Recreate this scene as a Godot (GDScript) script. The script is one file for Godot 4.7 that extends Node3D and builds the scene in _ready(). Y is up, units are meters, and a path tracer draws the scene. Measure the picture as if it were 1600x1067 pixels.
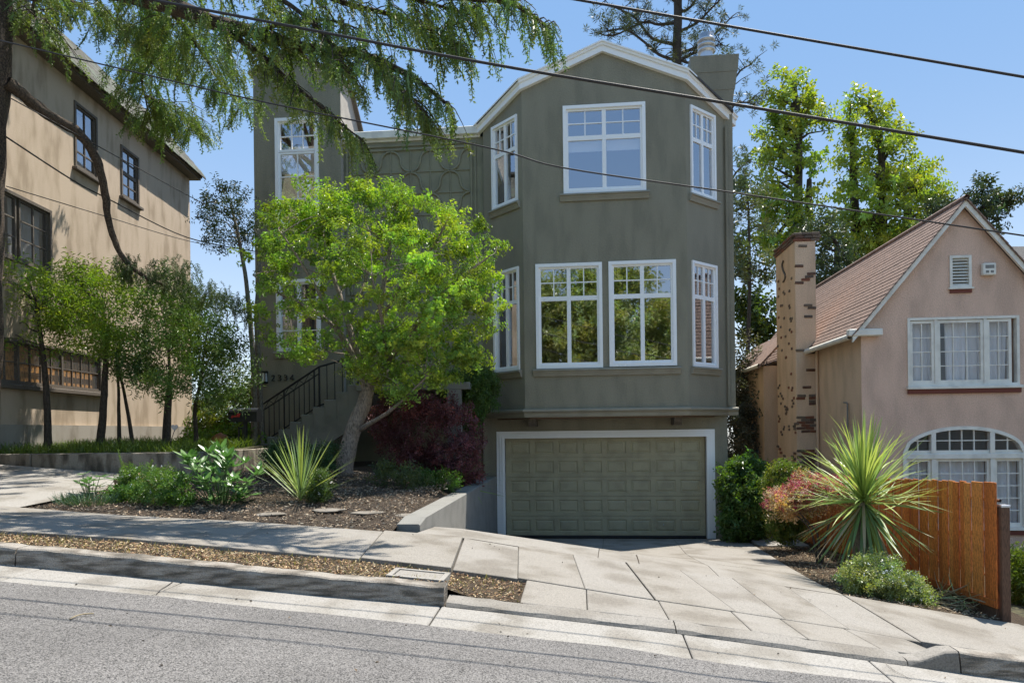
extends Node3D

# A grey stucco house with a two-storey bay over its garage, on a street that falls to the right.
# World: x runs along the street (downhill), -z away from the camera, y up, 0 at the garage floor.
const F := 1100.0
const EYE := 2.58
const YAW := 0.09599
const ROLL := 0.012

var rng := RandomNumberGenerator.new()
var taken := {}
var M := {}
var T := {}
var box_cache := {}
var quad_cache := {}
var L_road: Array
var last_clumps: Array
var L_gutter: Array
var L_walk_front: Array
var L_walk_back: Array

# ---------------------------------------------------------------- photo pixel -> place
func ray(px: float, py: float) -> Vector3:
	var u := px - 800.0
	var v := py - 672.0
	var a := (u * cos(ROLL) - v * sin(ROLL)) / F
	var b := (u * sin(ROLL) + v * cos(ROLL)) / F
	return Vector3(a * cos(YAW) - sin(YAW), -b, -a * sin(YAW) - cos(YAW))

func P(px: float, py: float, t: float) -> Vector3:
	var d := ray(px, py)
	return Vector3(0, EYE, 0) + d * (t / -d.z)

func PX(px: float, py: float, x: float) -> Vector3:
	var d := ray(px, py)
	return Vector3(0, EYE, 0) + d * (x / d.x)

func level_line(pix: Array, t: float) -> Array:
	var o := []
	for p in pix:
		var w := P(p[0], p[1], t)
		o.append(Vector2(w.x, w.y))
	return o

func ly(l: Array, s: float) -> float:
	var n := l.size()
	var i := 0
	while i < n - 2 and s > l[i + 1].x:
		i += 1
	var a: Vector2 = l[i]
	var b: Vector2 = l[i + 1]
	if s < l[0].x:
		return a.y + 0.075 * minf(l[0].x - s, 30.0)
	if s > l[n - 1].x:
		return b.y - 0.12 * minf(s - l[n - 1].x, 30.0)
	return lerpf(a.y, b.y, (s - a.x) / (b.x - a.x))

func bed_y(s: float, t: float) -> float:
	return ly(L_walk_back, s) - 0.02 + 0.07 * (clampf(t, 8.45, 13.0) - 8.45)

func drive_y(s: float, t: float) -> float:
	var a := ly(L_walk_back, s)
	var crest := a - 0.06 - 0.03 * clampf(s, -2.0, 3.0) * 0.5
	if s < 0.36:
		crest = minf(crest, lerpf(1.255, 0.946, clampf((s + 1.83) / 2.19, 0, 1)))
	var mid := 0.29 - 0.02 * s
	if t < 9.6:
		return lerpf(a, crest, (t - 8.45) / 1.15)
	if t < 13.3:
		return lerpf(crest, mid, (t - 9.6) / 3.7)
	return lerpf(mid, -0.03, clampf((t - 13.3) / 3.6, 0, 1))

func right_y(s: float, t: float) -> float:
	var a := ly(L_walk_back, s)
	if t < 13.3:
		return lerpf(a, 0.25, clampf((t - 8.45) / 4.85, 0, 1))
	return lerpf(0.25, -0.22, clampf((t - 13.3) / 5.0, 0, 1)) - 0.03 * maxf(0, t - 19)

# ---------------------------------------------------------------- nodes
func numbered(called: String) -> String:
	if not taken.has(called):
		taken[called] = 0
		return called
	taken[called] += 1
	return "%s_%03d" % [called, taken[called]]

func tag(o: Node, label: String, category: String, group := "") -> Node:
	o.set_meta("label", label)
	o.set_meta("category", category)
	if group != "":
		o.set_meta("group", group)
	return o

func thing(called: String, label: String, category: String, group := "", at := Vector3.ZERO) -> Node3D:
	var o := Node3D.new()
	o.name = numbered(called)
	add_child(o)
	o.position = at
	tag(o, label, category, group)
	return o

func setting(called: String) -> Node3D:
	var o := Node3D.new()
	o.name = called
	add_child(o)
	o.set_meta("kind", "structure")
	return o

func put(called: String, mesh: Mesh, mat: Material, parent: Node, xf := Transform3D.IDENTITY) -> MeshInstance3D:
	var o := MeshInstance3D.new()
	o.name = called
	o.mesh = mesh
	o.material_override = mat
	o.transform = xf
	parent.add_child(o, true)
	return o

func holder(called: String, parent: Node, xf := Transform3D.IDENTITY) -> Node3D:
	var o := Node3D.new()
	o.name = called
	o.transform = xf
	parent.add_child(o, true)
	return o

func at(p: Vector3) -> Transform3D:
	return Transform3D(Basis.IDENTITY, p)

func turned(p: Vector3, yaw: float) -> Transform3D:
	return Transform3D(Basis(Vector3.UP, yaw), p)

# ---------------------------------------------------------------- shapes
func st_new() -> SurfaceTool:
	var st := SurfaceTool.new()
	st.begin(Mesh.PRIMITIVE_TRIANGLES)
	st.set_smooth_group(-1)
	return st

func fin(st: SurfaceTool) -> ArrayMesh:
	st.generate_normals()
	return st.commit()

func tri(st: SurfaceTool, a: Vector3, b: Vector3, c: Vector3) -> void:
	st.add_vertex(a)
	st.add_vertex(b)
	st.add_vertex(c)

# corners counter-clockwise as seen from outside
func quad(st: SurfaceTool, a: Vector3, b: Vector3, c: Vector3, d: Vector3) -> void:
	tri(st, a, c, b)
	tri(st, a, d, c)

func add_box(st: SurfaceTool, lo: Vector3, hi: Vector3) -> void:
	var v := []
	for i in 8:
		v.append(Vector3(hi.x if i & 1 else lo.x, hi.y if i & 2 else lo.y, hi.z if i & 4 else lo.z))
	quad(st, v[4], v[5], v[7], v[6])
	quad(st, v[1], v[0], v[2], v[3])
	quad(st, v[5], v[1], v[3], v[7])
	quad(st, v[0], v[4], v[6], v[2])
	quad(st, v[6], v[7], v[3], v[2])
	quad(st, v[0], v[1], v[5], v[4])

func bevel_box(size: Vector3, b: float) -> ArrayMesh:
	var key := [size.snapped(Vector3.ONE * 0.001), b]
	if box_cache.has(key):
		return box_cache[key]
	var st := st_new()
	var h := size / 2.0
	var i := h - Vector3.ONE * b
	for ax in 3:
		var e := Vector3.ZERO
		e[ax] = 1.0
		var f := Vector3.ZERO
		f[(ax + 1) % 3] = 1.0
		var g := Vector3.ZERO
		g[(ax + 2) % 3] = 1.0
		for s in [-1.0, 1.0]:
			var c: Vector3 = e * h[ax] * s
			var fi: Vector3 = f * i[(ax + 1) % 3] * s
			var gi: Vector3 = g * i[(ax + 2) % 3]
			quad(st, c - fi - gi, c + fi - gi, c + fi + gi, c - fi + gi)
		for s1 in [-1.0, 1.0]:
			for s2 in [-1.0, 1.0]:
				var p1: Vector3 = f * h[(ax + 1) % 3] * s1 + g * i[(ax + 2) % 3] * s2
				var p2: Vector3 = f * i[(ax + 1) % 3] * s1 + g * h[(ax + 2) % 3] * s2
				var ei := e * i[ax]
				if s1 * s2 > 0:
					quad(st, p1 - ei, p2 - ei, p2 + ei, p1 + ei)
				else:
					quad(st, p2 - ei, p1 - ei, p1 + ei, p2 + ei)
	for s1 in [-1.0, 1.0]:
		for s2 in [-1.0, 1.0]:
			for s3 in [-1.0, 1.0]:
				var a := Vector3(h.x * s1, i.y * s2, i.z * s3)
				var bb := Vector3(i.x * s1, h.y * s2, i.z * s3)
				var c := Vector3(i.x * s1, i.y * s2, h.z * s3)
				if s1 * s2 * s3 > 0:
					tri(st, a, c, bb)
				else:
					tri(st, a, bb, c)
	var m := fin(st)
	box_cache[key] = m
	return m

func box(called: String, parent: Node, lo: Vector3, hi: Vector3, mat: Material, bevel := 0.0) -> MeshInstance3D:
	var size := (hi - lo).abs()
	var mesh: Mesh
	if bevel > 0:
		mesh = bevel_box(size, minf(bevel, minf(size.x, minf(size.y, size.z)) * 0.45))
	else:
		var key := size.snapped(Vector3.ONE * 0.0005)
		if not box_cache.has(key):
			var b := BoxMesh.new()
			b.size = size
			box_cache[key] = b
		mesh = box_cache[key]
	return put(called, mesh, mat, parent, at((lo + hi) / 2.0))

func tube(pts: Array, radii: Array, sides := 8, wobble := 0.0) -> ArrayMesh:
	var st := SurfaceTool.new()
	st.begin(Mesh.PRIMITIVE_TRIANGLES)
	var n := pts.size()
	var side := Vector3.ZERO
	for i in n:
		var fwd: Vector3 = (pts[mini(i + 1, n - 1)] - pts[maxi(i - 1, 0)]).normalized()
		if side == Vector3.ZERO:
			side = fwd.cross(Vector3(0.31, 0.12, 0.94)).normalized()
		side = (side - fwd * side.dot(fwd)).normalized()
		var other := fwd.cross(side)
		var r: float = radii[i] if i < radii.size() else radii[-1]
		for k in sides + 1:
			var a := TAU * (k % sides) / sides
			var w := 1.0 + wobble * sin(a * 3.0 + i * 1.7) + wobble * 0.7 * sin(a * 5.0 + i * 0.9)
			var dirn := side * cos(a) + other * sin(a)
			st.set_normal(dirn)
			st.set_uv(Vector2(float(k) / sides, i * 0.3))
			st.add_vertex(pts[i] + dirn * r * w)
	for i in n - 1:
		for k in sides:
			var a := i * (sides + 1) + k
			var b := a + sides + 1
			for q in [a, b, a + 1, a + 1, b, b + 1]:
				st.add_index(q)
	return st.commit()

func curve(pts: Array, per := 4) -> Array:
	var o := []
	var n := pts.size()
	for i in n - 1:
		var p0: Vector3 = pts[maxi(i - 1, 0)]
		var p3: Vector3 = pts[mini(i + 2, n - 1)]
		for k in per:
			o.append(pts[i].cubic_interpolate(pts[i + 1], p0, p3, float(k) / per))
	o.append(pts[n - 1])
	return o

func taper(n: int, a: float, b: float) -> Array:
	var o := []
	for i in n:
		o.append(lerpf(a, b, float(i) / maxf(1, n - 1)))
	return o

# sheet over rows of points (row 0 nearest the viewer, points left to right)
func rows_mesh(rows: Array) -> ArrayMesh:
	var st := SurfaceTool.new()
	st.begin(Mesh.PRIMITIVE_TRIANGLES)
	var w: int = rows[0].size()
	for r in rows:
		for p in r:
			st.add_vertex(p)
	for j in rows.size() - 1:
		for i in w - 1:
			var a := j * w + i
			for q in [a, a + w, a + 1, a + 1, a + w, a + w + 1]:
				st.add_index(q)
	st.generate_normals()
	return st.commit()

# slab between a near edge and a far edge, with worn edges and thickness
func slab_mesh(near: Array, far: Array, thick := 0.12, edge := 0.008) -> ArrayMesh:
	var st := st_new()
	var n := near.size()
	var ring := []
	for i in n:
		ring.append(near[i])
	for i in range(n - 1, -1, -1):
		ring.append(far[i])
	var c := Vector3.ZERO
	for p in ring:
		c += p
	c /= ring.size()
	var down := Vector3.DOWN
	var an := []
	var af := []
	for i in n:
		var q := clampf(float(i), 0.0, n - 1.0)
		var along: Vector3 = (near[mini(i + 1, n - 1)] - near[maxi(i - 1, 0)]).normalized()
		var shift := Vector3.ZERO
		if i == 0:
			shift = along * edge
		if i == n - 1:
			shift = -along * edge
		var across: Vector3 = (far[i] - near[i]).normalized()
		an.append(near[i] + across * edge + shift)
		af.append(far[i] - across * edge + shift)
	for i in n - 1:
		quad(st, an[i], an[i + 1], af[i + 1], af[i])
		var d := down * edge * 0.7
		quad(st, near[i] + d, near[i + 1] + d, an[i + 1], an[i])
		quad(st, af[i], af[i + 1], far[i + 1] + d, far[i] + d)
		quad(st, near[i] + down * thick, near[i + 1] + down * thick, near[i + 1] + d, near[i] + d)
		quad(st, far[i + 1] + down * thick, far[i] + down * thick, far[i] + d, far[i + 1] + d)
	var d2 := down * edge * 0.7
	quad(st, far[0] + d2, near[0] + d2, an[0], af[0])
	quad(st, near[n - 1] + d2, far[n - 1] + d2, af[n - 1], an[n - 1])
	quad(st, far[0] + down * thick, near[0] + down * thick, near[0] + d2, far[0] + d2)
	quad(st, near[n - 1] + down * thick, far[n - 1] + down * thick, far[n - 1] + d2, near[n - 1] + d2)
	return fin(st)

# flat wall in the xy plane, front at z = 0, with openings
func wall_mesh(outline: PackedVector2Array, holes: Array, thick: float) -> ArrayMesh:
	var st := st_new()
	var xs := []
	var ylo := INF
	var yhi := -INF
	for p in outline:
		xs.append(p.x)
		ylo = minf(ylo, p.y)
		yhi = maxf(yhi, p.y)
	for h in holes:
		for p in h:
			xs.append(p.x)
	xs.sort()
	for i in xs.size() - 1:
		if xs[i + 1] - xs[i] < 1e-4:
			continue
		var col := PackedVector2Array([Vector2(xs[i], ylo - 1), Vector2(xs[i + 1], ylo - 1), Vector2(xs[i + 1], yhi + 1), Vector2(xs[i], yhi + 1)])
		var pieces: Array = Array(Geometry2D.intersect_polygons(col, outline), TYPE_NIL, "", null)
		for h in holes:
			var grown := PackedVector2Array()
			var inside := Geometry2D.intersect_polygons(col, h)
			if inside.is_empty():
				continue
			for p in inside[0]:
				grown.append(Vector2(p.x + (-0.001 if p.x < (xs[i] + xs[i + 1]) / 2 else 0.001), p.y))
			var next := []
			for q in pieces:
				for r in Geometry2D.clip_polygons(q, grown):
					next.append(r)
			pieces = next
		for q in pieces:
			var ids := Geometry2D.triangulate_polygon(q)
			for k in range(0, ids.size(), 3):
				var a: Vector2 = q[ids[k]]
				var b: Vector2 = q[ids[k + 1]]
				var c: Vector2 = q[ids[k + 2]]
				if (b - a).cross(c - a) < 0:
					var sw := b
					b = c
					c = sw
				tri(st, Vector3(a.x, a.y, 0), Vector3(c.x, c.y, 0), Vector3(b.x, b.y, 0))
				tri(st, Vector3(a.x, a.y, -thick), Vector3(b.x, b.y, -thick), Vector3(c.x, c.y, -thick))
	for ring in [outline] + holes:
		var ccw := not Geometry2D.is_polygon_clockwise(ring)
		var is_hole: bool = ring != outline
		for k in ring.size():
			var a: Vector2 = ring[k]
			var b: Vector2 = ring[(k + 1) % ring.size()]
			if ccw == is_hole:
				var sw := a
				a = b
				b = sw
			quad(st, Vector3(a.x, a.y, -thick), Vector3(b.x, b.y, -thick), Vector3(b.x, b.y, 0), Vector3(a.x, a.y, 0))
	return fin(st)

func rect(x0: float, y0: float, x1: float, y1: float) -> PackedVector2Array:
	return PackedVector2Array([Vector2(x0, y0), Vector2(x1, y0), Vector2(x1, y1), Vector2(x0, y1)])

# a profile (outward, up), listed from the bottom round the outside to the top, swept along a path that has its outside on the viewer's side
func sweep(path: Array, profile: Array, caps := true) -> ArrayMesh:
	var st := st_new()
	var rings := []
	var n := path.size()
	for i in n:
		var a := Vector2.ZERO
		var b := Vector2.ZERO
		if i > 0:
			a = Vector2(path[i].x - path[i - 1].x, path[i].z - path[i - 1].z).normalized()
		if i < n - 1:
			b = Vector2(path[i + 1].x - path[i].x, path[i + 1].z - path[i].z).normalized()
		if i == 0:
			a = b
		if i == n - 1:
			b = a
		var na := Vector2(-a.y, a.x)
		var nb := Vector2(-b.y, b.x)
		var m := (na + nb).normalized()
		m /= maxf(0.3, m.dot(na))
		var r := []
		for p in profile:
			r.append(path[i] + Vector3(m.x * p[0], p[1], m.y * p[0]))
		rings.append(r)
	for i in n - 1:
		for k in profile.size() - 1:
			quad(st, rings[i][k], rings[i + 1][k], rings[i + 1][k + 1], rings[i][k + 1])
	if caps:
		for e in [0, n - 1]:
			var poly := PackedVector2Array()
			for p in profile:
				poly.append(Vector2(p[0], p[1]))
			var ids := Geometry2D.triangulate_polygon(poly)
			for k in range(0, ids.size(), 3):
				tri(st, rings[e][ids[k]], rings[e][ids[k + 1]], rings[e][ids[k + 2]])
	return fin(st)

# plan polygon (x, z) with a height for the top of every corner, given thickness
func plate(plan: Array, thick: float) -> ArrayMesh:
	var st := st_new()
	var poly := PackedVector2Array()
	for p in plan:
		poly.append(Vector2(p.x, p.z))
	var ids := Geometry2D.triangulate_polygon(poly)
	var dn := Vector3.DOWN * thick
	for k in range(0, ids.size(), 3):
		var a: Vector3 = plan[ids[k]]
		var b: Vector3 = plan[ids[k + 1]]
		var c: Vector3 = plan[ids[k + 2]]
		if (b - a).cross(c - a).y > 0:
			var sw := b
			b = c
			c = sw
		tri(st, a, b, c)
		tri(st, a + dn, c + dn, b + dn)
	for k in plan.size():
		var a: Vector3 = plan[k]
		var b: Vector3 = plan[(k + 1) % plan.size()]
		quad(st, a + dn, b + dn, b, a)
	return fin(st)

func lathe(profile: Array, sides := 16) -> ArrayMesh:
	var st := SurfaceTool.new()
	st.begin(Mesh.PRIMITIVE_TRIANGLES)
	var n := profile.size()
	for i in n:
		for k in sides + 1:
			var a := TAU * (k % sides) / sides
			st.add_vertex(Vector3(cos(a) * profile[i][0], profile[i][1], sin(a) * profile[i][0]))
	for i in n - 1:
		for k in sides:
			var a := i * (sides + 1) + k
			var b := a + sides + 1
			for q in [a, a + 1, b, a + 1, b + 1, b]:
				st.add_index(q)
	st.generate_normals()
	return st.commit()

# ---------------------------------------------------------------- materials
func noise_tex(key: String, type: int, freq: float, octaves: int, stops: Array, size := 512, seed_ := 1) -> void:
	var n := FastNoiseLite.new()
	n.noise_type = type
	n.frequency = freq
	n.fractal_octaves = octaves
	n.seed = seed_
	var t := NoiseTexture2D.new()
	t.width = size
	t.height = size
	t.seamless = true
	t.noise = n
	var g := Gradient.new()
	var offs := PackedFloat32Array()
	var cols := PackedColorArray()
	for s in stops:
		offs.append(s[0])
		cols.append(Color(s[1], s[1] if s.size() < 3 else s[2], s[1] if s.size() < 4 else s[3]))
	g.offsets = offs
	g.colors = cols
	t.color_ramp = g
	T[key] = t

func lin(r: float, g: float, b: float) -> Color:
	return Color(r, g, b).linear_to_srgb()

func mat(key: String, c: Color, rough := 0.8, tex := "", scale := Vector3.ONE, coarse := "", coarse_scale := Vector3.ONE, bump := "", bump_cm := 0.0, world := true) -> StandardMaterial3D:
	var m := StandardMaterial3D.new()
	m.resource_name = key
	m.albedo_color = c
	m.roughness = rough
	if tex != "":
		m.albedo_texture = T[tex]
	if tex != "" or bump != "":
		m.uv1_triplanar = true
		m.uv1_world_triplanar = world
		m.uv1_scale = scale
	if coarse != "":
		m.detail_enabled = true
		m.detail_blend_mode = BaseMaterial3D.BLEND_MODE_MUL
		m.detail_albedo = T[coarse]
		m.detail_uv_layer = BaseMaterial3D.DETAIL_UV_2
		m.uv2_triplanar = true
		m.uv2_world_triplanar = world
		m.uv2_scale = coarse_scale
	if bump != "":
		m.heightmap_enabled = true
		m.heightmap_texture = T[bump]
		m.heightmap_scale = bump_cm
	M[key] = m
	return m

func leaf_mat(key: String, rough: float, back: Color) -> void:
	var m := StandardMaterial3D.new()
	m.resource_name = key
	m.vertex_color_use_as_albedo = true
	m.albedo_color = Color.WHITE
	m.roughness = rough
	m.cull_mode = BaseMaterial3D.CULL_DISABLED
	if back.r > 0 or back.g > 0:
		m.backlight_enabled = true
		m.backlight = back
	M[key] = m

func make_materials() -> void:
	var S := FastNoiseLite.TYPE_SIMPLEX_SMOOTH
	noise_tex("grain", S, 0.09, 4, [[0.0, 0.80], [0.5, 0.92], [1.0, 1.0]])
	noise_tex("blotch", S, 0.008, 5, [[0.25, 0.92], [0.5, 0.975], [0.75, 1.0]], 512, 3)
	noise_tex("stain", S, 0.012, 5, [[0.2, 0.84, 0.825, 0.80], [0.42, 0.955, 0.95, 0.94], [0.6, 1.0]], 512, 5)
	noise_tex("grime", S, 0.014, 5, [[0.22, 0.58, 0.57, 0.55], [0.45, 0.84, 0.82, 0.80], [0.62, 1.0]], 512, 29)
	noise_tex("speck", FastNoiseLite.TYPE_VALUE, 0.33, 2, [[0.2, 0.30], [0.40, 0.70], [0.6, 0.92], [0.8, 1.0]], 1024, 7)
	noise_tex("speck_soft", FastNoiseLite.TYPE_VALUE, 0.35, 2, [[0.2, 0.78], [0.45, 0.93], [0.8, 1.0]], 1024, 17)
	noise_tex("rough_bump", S, 0.05, 5, [[0.0, 0.0], [1.0, 1.0]], 512, 11)
	noise_tex("pit_bump", FastNoiseLite.TYPE_VALUE, 0.3, 3, [[0.25, 0.0], [0.6, 0.8], [1.0, 1.0]], 1024, 7)
	noise_tex("wood", S, 0.02, 5, [[0.2, 0.62], [0.45, 0.9], [0.7, 1.0]], 512, 13)
	noise_tex("soil", S, 0.05, 5, [[0.2, 0.45, 0.42, 0.40], [0.5, 0.8, 0.76, 0.7], [0.8, 1.0, 0.98, 0.92]], 512, 19)
	noise_tex("shingle", S, 0.03, 4, [[0.2, 0.6], [0.5, 0.85], [0.8, 1.0]], 512, 23)
	mat("stucco_grey", lin(0.325, 0.296, 0.213), 0.85, "grain", Vector3.ONE * 0.8, "blotch", Vector3(0.45, 0.12, 0.45), "rough_bump", 0.5)
	mat("stucco_olive", lin(0.31, 0.292, 0.195), 0.8, "grain", Vector3.ONE * 1.5, "blotch", Vector3.ONE * 0.3, "rough_bump", 0.2)
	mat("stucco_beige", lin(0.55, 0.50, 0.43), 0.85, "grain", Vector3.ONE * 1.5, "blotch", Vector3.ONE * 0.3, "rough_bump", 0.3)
	mat("sill_taupe", lin(0.37, 0.34, 0.26), 0.7, "grain", Vector3.ONE * 2.0, "blotch", Vector3.ONE * 0.4)
	mat("trim_white", lin(0.92, 0.915, 0.90), 0.45)
	mat("garage_olive", lin(0.50, 0.45, 0.29), 0.55, "grain", Vector3.ONE * 0.8, "blotch", Vector3.ONE * 0.4)
	mat("concrete", lin(0.305, 0.281, 0.246), 0.9, "speck_soft", Vector3.ONE * 0.4, "stain", Vector3.ONE * 0.17, "pit_bump", 0.15)
	mat("concrete_pale", lin(0.355, 0.333, 0.298), 0.9, "speck_soft", Vector3.ONE * 0.38, "stain", Vector3.ONE * 0.23, "pit_bump", 0.15)
	mat("concrete_warm", lin(0.298, 0.272, 0.234), 0.9, "speck_soft", Vector3.ONE * 0.42, "stain", Vector3.ONE * 0.2, "pit_bump", 0.18)
	mat("concrete_curb", lin(0.37, 0.335, 0.285), 0.92, "speck_soft", Vector3.ONE * 0.5, "grime", Vector3(0.35, 2.2, 0.35), "pit_bump", 0.4)
	mat("concrete_old", lin(0.33, 0.295, 0.23), 0.92, "speck_soft", Vector3.ONE * 0.5, "grime", Vector3(0.5, 0.16, 0.5), "pit_bump", 0.25)
	mat("concrete_grey", lin(0.28, 0.272, 0.245), 0.85, "grain", Vector3.ONE * 1.2, "blotch", Vector3.ONE * 0.4, "rough_bump", 0.2)
	mat("asphalt", lin(0.272, 0.256, 0.240), 0.9, "speck", Vector3.ONE * 0.5, "blotch", Vector3.ONE * 0.18, "pit_bump", 0.6)
	mat("soil", lin(0.17, 0.13, 0.095), 0.95, "soil", Vector3.ONE * 2.0, "blotch", Vector3.ONE * 0.5, "pit_bump", 1.2)
	mat("dry_soil", lin(0.21, 0.155, 0.10), 0.95, "soil", Vector3.ONE * 2.4, "blotch", Vector3.ONE * 0.5, "pit_bump", 1.2)
	mat("ground", lin(0.10, 0.10, 0.05), 0.95, "soil", Vector3.ONE * 0.4, "blotch", Vector3.ONE * 0.02)
	mat("roof_dark", lin(0.10, 0.095, 0.09), 0.9, "shingle", Vector3.ONE * 1.0)
	mat("roof_red", lin(0.34, 0.225, 0.175), 0.9, "shingle", Vector3.ONE * 0.7, "blotch", Vector3.ONE * 0.3, "rough_bump", 0.4)
	mat("roof_moss", lin(0.17, 0.165, 0.135), 0.9, "shingle", Vector3.ONE * 0.9, "stain", Vector3.ONE * 0.4, "rough_bump", 0.5)
	mat("roof_moss_dark", lin(0.11, 0.105, 0.08), 0.9, "shingle", Vector3.ONE * 0.9, "stain", Vector3.ONE * 0.4, "rough_bump", 0.5)
	mat("roof_moss_green", lin(0.16, 0.185, 0.13), 0.9, "shingle", Vector3.ONE * 0.9, "stain", Vector3.ONE * 0.4, "rough_bump", 0.5)
	mat("stucco_tan", lin(0.68, 0.545, 0.405), 0.9, "grain", Vector3.ONE * 1.2, "stain", Vector3(0.3, 0.09, 0.3), "rough_bump", 0.2)
	mat("stucco_tan_base", lin(0.44, 0.40, 0.34), 0.9, "grain", Vector3.ONE * 1.2, "stain", Vector3(0.3, 0.12, 0.3), "rough_bump", 0.2)
	mat("stucco_pink", lin(0.84, 0.575, 0.425), 0.9, "grain", Vector3.ONE * 0.8, "blotch", Vector3(0.4, 0.14, 0.4), "rough_bump", 0.4)
	mat("stucco_peach", lin(0.86, 0.61, 0.40), 0.9, "grain", Vector3.ONE * 0.8, "blotch", Vector3(0.4, 0.14, 0.4), "rough_bump", 0.4)
	mat("cream_paint", lin(0.80, 0.765, 0.67), 0.6, "blotch", Vector3.ONE * 0.6)
	mat("old_wood_trim", lin(0.17, 0.14, 0.11), 0.7, "wood", Vector3(3, 3, 3))
	mat("sill_brick", lin(0.20, 0.055, 0.035), 0.8, "grain", Vector3.ONE * 3.0)
	mat("black_metal", lin(0.012, 0.013, 0.014), 0.45)
	mat("dark_metal", lin(0.03, 0.03, 0.032), 0.5)
	mat("steel", lin(0.55, 0.56, 0.58), 0.35)
	M["steel"].metallic = 0.9
	mat("cable", lin(0.025, 0.022, 0.022), 0.6)
	mat("red_plastic", lin(0.55, 0.03, 0.02), 0.4)
	mat("terracotta", lin(0.42, 0.15, 0.06), 0.75, "grain", Vector3.ONE * 6)
	mat("rock", lin(0.42, 0.28, 0.17), 0.9, "soil", Vector3.ONE * 3, "blotch", Vector3.ONE * 1.5, "rough_bump", 1.0)
	mat("flagstone", lin(0.28, 0.25, 0.21), 0.9, "grain", Vector3.ONE * 2, "stain", Vector3.ONE * 0.8, "rough_bump", 0.6)
	mat("interior", lin(0.30, 0.27, 0.22), 0.9)
	mat("floor_wood", lin(0.16, 0.10, 0.06), 0.6)
	mat("blind", lin(0.72, 0.71, 0.68), 0.8)
	mat("curtain", lin(0.72, 0.72, 0.74), 0.9)
	M["curtain"].backlight_enabled = true
	M["curtain"].backlight = Color(0.5, 0.5, 0.5)
	mat("amber_panel", lin(0.62, 0.30, 0.08), 0.6, "wood", Vector3(1.5, 0.6, 1.5))
	mat("bark_deodar", lin(0.21, 0.165, 0.13), 0.95, "wood", Vector3(5, 1.2, 5), "soil", Vector3.ONE * 1.1, "rough_bump", 2.0)
	mat("bark_maple", lin(0.38, 0.31, 0.25), 0.9, "wood", Vector3(3, 1.0, 3), "stain", Vector3.ONE * 1.0, "rough_bump", 1.0)
	mat("bark_dark", lin(0.10, 0.078, 0.058), 0.95, "wood", Vector3(4, 1, 4), "", Vector3.ONE, "rough_bump", 1.5)
	mat("bark_pale", lin(0.24, 0.21, 0.17), 0.9, "wood", Vector3(4, 1, 4), "", Vector3.ONE, "rough_bump", 1.0)
	mat("post_wood", lin(0.16, 0.085, 0.05), 0.85, "wood", Vector3(12, 1.0, 12), "", Vector3.ONE)
	var tones := [[0.80, 0.25, 0.048], [0.70, 0.20, 0.036], [0.84, 0.31, 0.070], [0.60, 0.165, 0.030], [0.75, 0.21, 0.040]]
	for i in tones.size():
		mat("board_%d" % i, lin(tones[i][0], tones[i][1], tones[i][2]), 0.7, "wood", Vector3(9, 0.55, 9), "stain", Vector3(5, 3.0, 5), "", 0.0, false)
		M["board_%d" % i].uv1_offset = Vector3(i * 0.37, i * 0.71, i * 0.13)
	var bricks := [[0.27, 0.165, 0.13], [0.33, 0.27, 0.225], [0.40, 0.17, 0.11], [0.22, 0.18, 0.16]]
	for i in bricks.size():
		mat("brick_%d" % i, lin(bricks[i][0], bricks[i][1], bricks[i][2]), 0.9, "soil", Vector3.ONE * 6, "", Vector3.ONE, "rough_bump", 0.6)
	# panes: coated double glazing that mirrors part of what stands before it
	var white := Image.create(4, 4, false, Image.FORMAT_RGB8)
	white.fill(Color.WHITE)
	var g := StandardMaterial3D.new()
	g.resource_name = "coated_glass"
	g.transparency = BaseMaterial3D.TRANSPARENCY_ALPHA
	g.albedo_texture = ImageTexture.create_from_image(white)
	g.albedo_color = Color(0.92, 0.94, 0.97, 0.44)
	g.metallic = 1.0
	g.roughness = 0.02
	M["glass"] = g
	var g2 := StandardMaterial3D.new()
	g2.resource_name = "clear_glass"
	g2.transparency = BaseMaterial3D.TRANSPARENCY_ALPHA
	g2.albedo_color = Color(0.9, 0.93, 0.95, 0.06)
	g2.roughness = 0.02
	M["clear_glass"] = g2
	leaf_mat("leaf", 0.33, Color(0.92, 0.97, 0.45))
	leaf_mat("leaf_dark", 0.45, Color(0.65, 0.7, 0.35))
	leaf_mat("needle", 0.5, Color(0.75, 0.8, 0.4))
	leaf_mat("petal", 0.6, Color(0.5, 0.5, 0.5))
	leaf_mat("dry", 0.9, Color(0.0, 0.0, 0.0))

# ---------------------------------------------------------------- leaves
func add_leaf(st: SurfaceTool, base: Vector3, fwd: Vector3, up: Vector3, length: float, width: float, droop := 0.15) -> void:
	var side := fwd.cross(up).normalized() * width * 0.5
	var mid := base + fwd * length * 0.45 + up * length * 0.06
	var tip := base + fwd * length - up * length * droop
	tri(st, base, mid - side + up * width * 0.12, tip)
	tri(st, base, tip, mid + side + up * width * 0.12)

func rand_unit() -> Vector3:
	while true:
		var v := Vector3(rng.randf_range(-1, 1), rng.randf_range(-1, 1), rng.randf_range(-1, 1))
		if v.length_squared() > 0.01 and v.length_squared() < 1.0:
			return v.normalized()
	return Vector3.UP

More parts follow.
